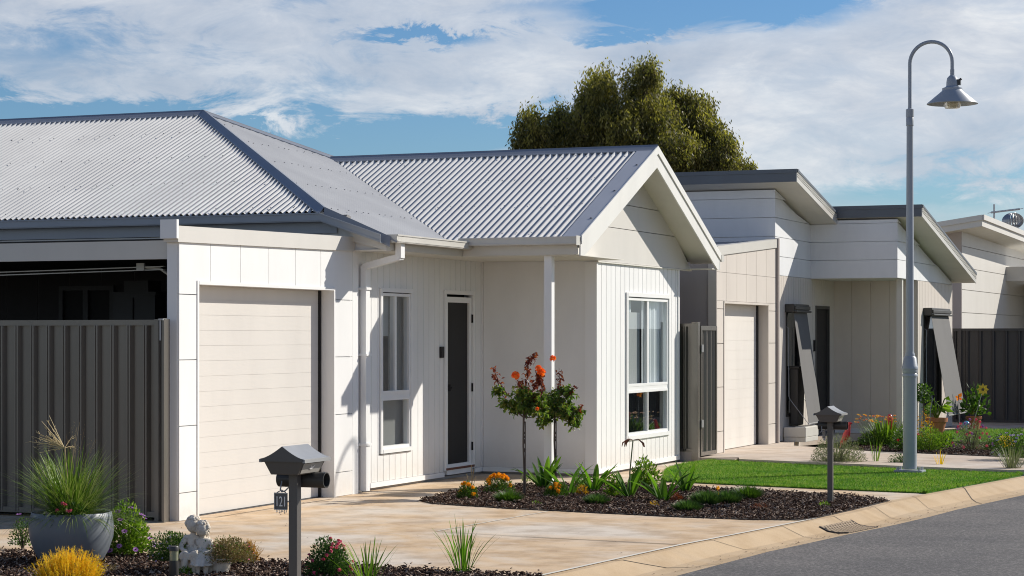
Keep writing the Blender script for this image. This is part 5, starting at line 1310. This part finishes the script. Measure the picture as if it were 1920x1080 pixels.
# wilted lily stem is part of its plant
o = [k for k in C.objects if k.name.startswith('strap_plant') and 'tall wilted' in k.get('label','')][0]; s = dist(o.location.x,o.location.y)/F
random.seed(71); m = MB(); m.tube([(0,0,0),(0,0,50*s),(3*s,0,80*s),(6*s,0,110*s)], [.009,.008,.007,.006], 8); m.build('flower_stem', M['stake'], o, local=True, smooth=True)
m = MB()
M['wilt'] = L_('wilted_petals', [(.30,.12,.08),(.42,.20,.14),(.20,.10,.06)], .3, .6)
for k in range(8):
    a = random.uniform(0,6.28); sx = random.choice((-1,1)); L = random.uniform(12,22)*s; c = V(6*s,0,111*s); m.tube([c, c+V(sx*L*.5,math.sin(a)*.03,.01), c+V(sx*L,math.sin(a)*.04,-.03), c+V(sx*L*1.1,math.sin(a)*.05,-.07)], [.003,.004,.008,.003], 5)
m.build('wilted_bloom', M['wilt'], o, local=True)
G3 = 'low tufts in the bark bed'
tf = [(954,944,.10,.11,600,M['green'],'green tufty cushion in front of the rose stem'),(1120,948,.09,.10,500,M['tuft'],'dark tufty cushion before the third strap leaved plant'),(1290,961,.10,.10,650,M['tuft'],'blue green cushion at the front edge of the bed'),
      (1325,949,.11,.13,700,M['tuft'],'dark tufted cushion left of the yellow bloom'),(1362,946,.12,.12,700,M['tuft'],'wide dark cushion under the yellow bloom'),(1402,938,.10,.13,600,M['green'],'rightmost green cushion in the bark bed')]
for i,(px,py,r,h,n,mt,lab) in enumerate(tf):
    random.seed(80+i); o, s = plant('cushion_plant', px, py, lab, 'ground plant', G3); g = MB()
    for k in range(int(n*1.8)):
        a = random.uniform(0,6.28); q = random.random()**.5; blade(g, (math.cos(a)*r*q*.8,math.sin(a)*r*q*.8,0), a, q*.9, h*1.35*random.uniform(.5,1.05), .008, .3, 3, 0)
    g.build('foliage', mt, o, local=True)
    if i == 4: f = MB(); pom(f, V(-.09,0,.16), .02, 24); f.tube([(-.06,0,.0),(-.09,0,.15)], .002, 4); f.build('bloom', M['f_yellow'], o, local=True)
shrub('small_shrub', 1150, 934, .085, .22, 420, .034, .02, M['bright'], 'upright light green shrub between the strap leaved plants', seed=90)
shrub('small_shrub', 1210, 916, .15, .26, 700, .05, .022, M['bright'], 'broad green shrub behind the strap leaved plants', seed=91)
shrub('small_shrub', 1096, 915, .10, .13, 260, .03, .018, M['green'], 'small dark shrub behind the strap leaves near the post', seed=92)
shrub('succulent', 1268, 942, .065, .085, 420, .022, .010, M['rust_leaf'], 'round rusty red succulent in the bark bed', 'succulent', seed=93)
shrub('bronze_plant', 1092, 930, .06, .10, 200, .025, .012, M['orange_tip'], 'bronze leaved little plant among the strap leaves', 'plant', seed=94)
shrub('seedling', 1425, 958, .07, .06, 120, .025, .008, M['rust_leaf'], 'reddish seedling at the right of the bark bed', seed=95, st=3)
shrub('seedling', 1225, 952, .05, .05, 90, .022, .010, M['orange_tip'], 'tiny orange seedling at the front of the bed', seed=96, st=3)
shrub('seedling', 1545, 952, .06, .05, 120, .022, .010, M['bright'], 'weedy green seedling by the letterbox post', seed=97, st=3)
shrub('seedling', 1005, 948, .04, .03, 60, .025, .014, M['bright'], 'pale seedling flat on the bark beside the marigolds', seed=98, st=2)
shrub('seedling', 986, 905, .06, .07, 90, .02, .01, M['bright'], 'tiny green seedling behind the rose stem', seed=99, st=2)
# dry flower spikes by the front door
o, s = plant('dry_spikes', 884, 934, 'thin dry flower spikes rising by the front step', 'plant'); g = MB(); random.seed(100)
for (x, h) in ((0,62),(-10,45),(8,40),(4,54)): g.tube([(0,0,0),(x*s*.4,0,h*s*.5),(x*s,0,h*s)], [.003,.002,.004], 5)
g.build('stalks', M['dry'], o, local=True)

# ================================================================ second garden
Z2 = .05
shrub('silver_bush', 1572, 872, .36, .30, 5200, .034, .007, M['grey'], 'loose silver grey bush behind the second letterbox', seed=110, st=26, z=0, fill=.75)
random.seed(111)
o, s = plant('daylily_clump', 1660, 838, 'orange flowered daylily clump with yellow green blades', 'plant', z=Z2); g = MB()
for k in range(150):
    a = random.uniform(0,6.28); q = random.random(); blade(g, (math.cos(a)*.18*q,math.sin(a)*.18*q,0), a, random.uniform(.1,.8), random.uniform(.3,.52), .018, random.uniform(.1,.8), 5, .2)
g.build('blades', M['bright'], o, local=True); g = MB(); bush(g, .40, .26, 2600, .035, .02); g.build('underplanting', M['green'], o, local=True)
st = MB()
for k in range(46):
    x = random.uniform(-.42,.18); y = random.uniform(-.25,.2); h = random.uniform(.36,.47); st.tube([(x*.5,y*.5,0),(x,y,h)], .002, 4); bloom(o, M['f_yellow'] if k % 3 else M['f_orange'], V(x,y,h), V(.2,-.4,1).normalized(), .020, 'daisy', 6)
st.build('stalks', M['stake'], o, local=True)
shrub('rose_bush', 1700, 846, .22, .24, 1200, .036, .024, M['green'], 'low red flowered bush in front of the lamp post base', fl=((M['f_red'],5,.022,'pom'),), seed=112, z=Z2)
shrub('lime_shrub', 1741, 848, .18, .30, 1800, .04, .012, M['bright'], 'bright lime shrub right of the lamp post', seed=113, z=Z2)
shrub('lime_shrub', 1735, 836, .14, .44, 300, .03, .02, M['orange_tip'], 'orange flowered shrub just behind the lamp post', seed=114, z=Z2)
shrub('leafy_shrub', 1768, 842, .13, .22, 300, .05, .03, M['bright'], 'thin leafy green shrub in front of the terracotta pot', seed=115, z=Z2)
shrub('pentas_bush', 1822, 848, .24, .40, 1500, .034, .010, M['grey'], 'pink and mauve flowered bush below the butterfly ornament', fl=((M['f_pink'],22,.020,'pom'),(M['f_purple'],16,.020,'pom')), seed=116, z=Z2, st=20)
shrub('low_shrub', 1862, 846, .13, .17, 600, .03, .02, M['green'], 'small dark green shrub in the far bark bed', seed=117, z=Z2)
shrub('low_shrub', 1886, 843, .13, .17, 500, .03, .018, M['yellow'], 'small yellow leaved shrub in the far bark bed', seed=118, z=Z2)
shrub('lilac_bush', 1905, 862, .26, .36, 2000, .035, .015, M['green'], 'lilac flowered bush at the right edge of the picture', fl=((M['f_lilac'],60,.022,'daisy'),), seed=119, z=Z2)
shrub('lilac_bush', 1968, 868, .26, .34, 1600, .035, .015, M['green'], 'lilac flowered bush mostly out of view to the right', fl=((M['f_lilac'],50,.022,'daisy'),), seed=120, z=Z2)
clump('ornamental_grass', 1898, 885, 150, .34, .007, M['grey'], 'pale spiky ornamental grass at the right end of the lawn', 'grass plant', seed=121, lean=(.0,.8), curve=(.1,.7), rad=.10, fold=0)
clump('blade_tuft', 1642, 872, 9, .40, .012, M['bright'], 'few tall thin blades at the lawn edge by the silver bush', 'grass plant', seed=122, lean=(.0,.35), curve=(0,.3), rad=.05)
clump('blade_tuft', 1763, 878, 10, .24, .014, M['yellow'], 'short yellow green blades at the lawn edge right of the lamp', 'grass plant', seed=123, lean=(.05,.6), curve=(0,.3), rad=.03)
shrub('edge_cushion', 1694, 874, .16, .14, 900, .03, .010, M['tuft'], 'dark low cushion plant between silver bush and lamp base', 'ground plant', seed=124)
# terracotta pots
M['terra'] = paint('terracotta', (.42,.15,.07), .7, .08)
tp, s = plant('terracotta_pot', 1756, 817, 'terracotta pot with big leaved plant under the awning', 'pot', z=Z2)
MB().lathe([(0,0),(.10,0),(.155,.22),(.175,.225),(.182,.29),(.165,.29),(.15,.24),(0,.24)],0,0,32).build('vessel', M['terra'], tp, local=True, smooth=True)
tpp = root('potted_plant', 'broad leaved green plant growing from the terracotta pot', 'plant', (tp.location.x,tp.location.y,Z2+.24)); random.seed(130); g = MB()
for k in range(26):
    a = random.uniform(0,6.28); L = random.uniform(.15,.5); p = V(math.cos(a)*L*.35, math.sin(a)*L*.3, L*.75); g.tube([(0,0,0),p*.6,p], .006, 5); leaf(g, p, V(math.cos(a),math.sin(a),random.uniform(-.3,.6)), random.uniform(.12,.22), random.uniform(.07,.12), .15)
g.build('leaves', M['bright'], tpp, local=True)
tp2, s = plant('terracotta_pot', 1826, 808, 'shaded terracotta pot with a dark plant behind the butterfly ornament', 'pot', z=Z2)
MB().lathe([(0,0),(.09,0),(.12,.20),(.135,.205),(.135,.25),(.115,.25),(.11,.20),(0,.20)],0,0,32).build('vessel', M['terra'], tp2, local=True, smooth=True)
o = root('potted_plant', 'dark leafy plant in the shaded pot by the dark fence', 'plant', (tp2.location.x,tp2.location.y,Z2+.22)); random.seed(131); g = MB(); bush(g, .22, .5, 200, .11, .06); g.build('leaves', M['green'], o, local=True)
st_, s = plant('standard_shrub', 1731, 822, 'little round headed standard shrub left of the terracotta pot', 'shrub', z=Z2); random.seed(132)
MB().tube([(0,0,0),(.01,0,.35),(0,0,.62)], .008, 6).build('stem', M['stem'], st_, local=True)
g = MB()
for k in range(420): d = rdir(); leaf(g, V(0,0,.72)+d*random.random()**.4*.14, (d+rdir()*.5), .05, .028)
g.build('crown', M['green'], st_, local=True)
# ornaments
M['o_red'] = paint('red_glazed_ornament', (.5,.03,.03), .3, .05, spec=.6); M['o_yel'] = paint('yellow_painted_metal', (.70,.50,.06), .4, .08); M['o_blue'] = paint('blue_glass_ball', (.10,.35,.55), .12, .1, spec=.8)
def stake_orn(name, px, py, tx, ty, label, cat):
    o, s = plant(name, px, py, label, cat, z=Z2); return o, s
o, s = plant('flower_spinner', 1820, 812, 'yellow eight petalled metal flower spinner on a leaning stick', 'garden ornament', z=Z2)
tx, tz = 23*s, 82*s; MB().tube([(0,0,0),(tx,0,tz)], .006, 6).build('stick', M['galv'], o, local=True)
f = MB(); c = V(tx,-.01,tz)
for k in range(8):
    a = 6.28*k/8; e = V(math.cos(a),-.1,math.sin(a)); sd = V(-math.sin(a),0,math.cos(a)); r = .105
    f.add([c+e*.015, c+e*r*.5+sd*.03+V(0,.012,0), c+e*r, c+e*r*.5-sd*.03, c+e*r*.5+V(0,-.006,0)], [(0,4,1),(4,2,1),(0,3,4),(4,3,2)])
f.build('petals', M['o_yel'], o, local=True); MB().ball(c+V(0,-.01,0), .022, 8).build('hub', M['stem'], o, local=True, smooth=True)
o, s = plant('butterfly_ornament', 1800, 826, 'orange glass butterfly on a thin stake before the awning', 'garden ornament', z=Z2)
tx, tz = -3*s, 80*s; MB().tube([(0,0,0),(tx,0,tz)], .004, 6).build('stake', M['galv'], o, local=True)
f = MB(); c = V(tx,0,tz)
for (sx, sz, l) in ((-1,.3,.06),(1,1.0,.09),(-1,-.9,.055),(1,-.3,.06)):
    e = V(sx*.6,0,sz).normalized(); sd = V(e.z,0,-e.x)*l*.35; f.add([c, c+e*l*.5+sd+V(0,.02,0), c+e*l+V(0,.03,0), c+e*l*.5-sd+V(0,.01,0)], [(0,1,2,3)])
f.build('wings', M['f_orange'], o, local=True); MB().tube([c-V(0,0,.04),c+V(0,0,.04)], .006, 6).build('body', M['stem'], o, local=True)
o, s = plant('glass_ball', 1812, 826, 'pale blue glass ball on a stake among the pink flowers', 'garden ornament', z=Z2)
MB().tube([(0,0,0),(0,0,.20)], .006, 6).build('stake', M['galv'], o, local=True); MB().ball((0,0,.25), .055, 14).build('ball', M['o_blue'], o, local=True, smooth=True)
# red bird-like ornaments
o, s = plant('bird_ornament', 1583, 838, 'red glazed long necked bird ornament behind the silver bush', 'garden ornament', z=Z2)
v, fc = skin_mesh([((0,0,.10),.05),((.03,0,.17),.065),((.055,0,.24),.04),((.07,0,.30),.026),((.075,0,.35),.032),((.12,0,.345),.008),((-.05,0,.02),.02),((-.06,0,-.02),.012)], [(0,1),(1,2),(2,3),(3,4),(4,5),(0,6),(6,7)], 2)
m = MB(); m.add(v, fc); m.build('body', M['o_red'], o, local=True, smooth='all')
o, s = plant('drop_ornament', 1667, 838, 'dark red teardrop ornament standing in the orange daylilies', 'garden ornament', z=Z2)
MB().tube([(0,0,0),(0,0,.24)], .006, 6).build('stake', M['galv'], o, local=True)
MB().lathe([(0,.22),(.022,.25),(.034,.32),(.042,.40),(.036,.45),(.018,.475),(0,.48)],.01,0,20).build('drop', M['o_red'], o, local=True, smooth=True)
o, s = plant('garden_crook', 1742, 822, 'thin white crook stand leaning beside the potted plant', 'garden hook', z=Z2)
MB().tube([(0,0,.0),(.02,0,.45),(.05,0,.60),(.04,0,.70),(-.02,0,.76),(-.06,0,.80),(-.05,0,.84)], .008, 6).build('crook', M['awning_arm'], o, local=True)

# ================================================================ gum tree behind the houses
random.seed(200); dT = 75; sT = dT/F
tx, ty, _ = at(1200, 632, dT); tr = root('gum_tree', 'large dark olive gum tree rising behind the white gable', 'tree', (tx,ty,0))
M['gum'] = leafmat('gum_leaves', [(.065,.07,.028),(.105,.105,.038),(.155,.145,.05),(.22,.19,.07)], .42, .5, .3)
M['gum_lt'] = leafmat('sunlit_gum_leaves', [(.17,.16,.05),(.25,.22,.06),(.33,.28,.10)], .5, .5, .3)  # paler leaf colours that paint the sunlit clumps of the crown
M['bark'] = paint('pale_gum_bark', (.20,.155,.12), .8, .2)
LB = [(1030,250,42,40),(1005,272,22,16),(1092,215,44,58),(1150,205,50,70),(1207,165,40,46),(1235,215,50,60),(1180,260,80,55),(1285,225,38,52),(1312,232,24,38),(1280,290,60,40),(1352,290,28,38),(1382,298,22,30),(1075,290,60,35),(1240,150,22,28),(1130,165,26,25),(1320,305,40,30),(1060,230,24,24),(1180,330,150,60),(1260,185,26,26),(1340,262,34,32),(1375,312,36,26),(1325,290,44,40),(1300,200,26,26),(1120,250,70,60),(1225,230,70,60),(1010,295,26,22),(1392,318,14,14),(1378,275,14,14),(1040,270,44,38),(1062,285,40,30)]
lf = MB(); l2 = MB(); br_ = MB()
br_.tube([(0,0,-.2),(.1,0,2.5),(0,.1,4.6)], [.55,.45,.38], 12)
ctr = []
for (px, py, rx, ry) in LB:
    cx_ = (px-1200)*sT; cz_ = H+(HY-py)*sT; cy_ = random.uniform(-1.6,1.6)
    q = V(0,.1,4.4); e = V(cx_*cs, cx_*sn+cy_, cz_); md = q.lerp(e, .5)+V(random.gauss(0,.3),random.gauss(0,.3),-.3); br_.tube([q,md,e-V(0,0,ry*sT*.3),e+V(0,0,ry*sT*.5)], [.22,.13,.07,.03], 7)
    nc = int(rx*ry/19)+8
    for k in range(nc):      # branchlet clusters
        d = rdir(.15); f_ = random.random()**.38*(1.18 if random.random() < .12 else 1); c = e+V(d.x*rx*.90*sT*f_, d.y*rx*sT*1.0*f_, d.z*ry*.92*sT*f_)
        if random.random() < .25: br_.tube([e.lerp(c,.2), c], [.03,.012], 4)
        nl = random.randint(26,58); rr = random.uniform(.13,.27); mb = l2 if (d.z > .05 and random.random() < .62 and f_ > .5) or random.random() < .06 else lf  # upper clusters mostly take the paler leaves, as painted sunlight
        for j in range(nl):
            g_ = V(random.gauss(0,rr*.55),random.gauss(0,rr*.55),random.gauss(0,rr*1.05)-rr*.3); L = random.uniform(.10,.19); dd = (V(random.gauss(0,.5),random.gauss(0,.5),-.8)).normalized()
            s0 = dd.cross(rdir()).normalized()*L*.16; p = c+g_; mb.add([p, p+dd*L*.5+s0, p+dd*L, p+dd*L*.5-s0], [(0,1,2,3)])
br_.build('trunk', M['bark'], tr, local=True, smooth=True); lf.build('crown', M['gum'], tr, local=True); l2.build('sunlit_tops', M['gum_lt'], tr, local=True)
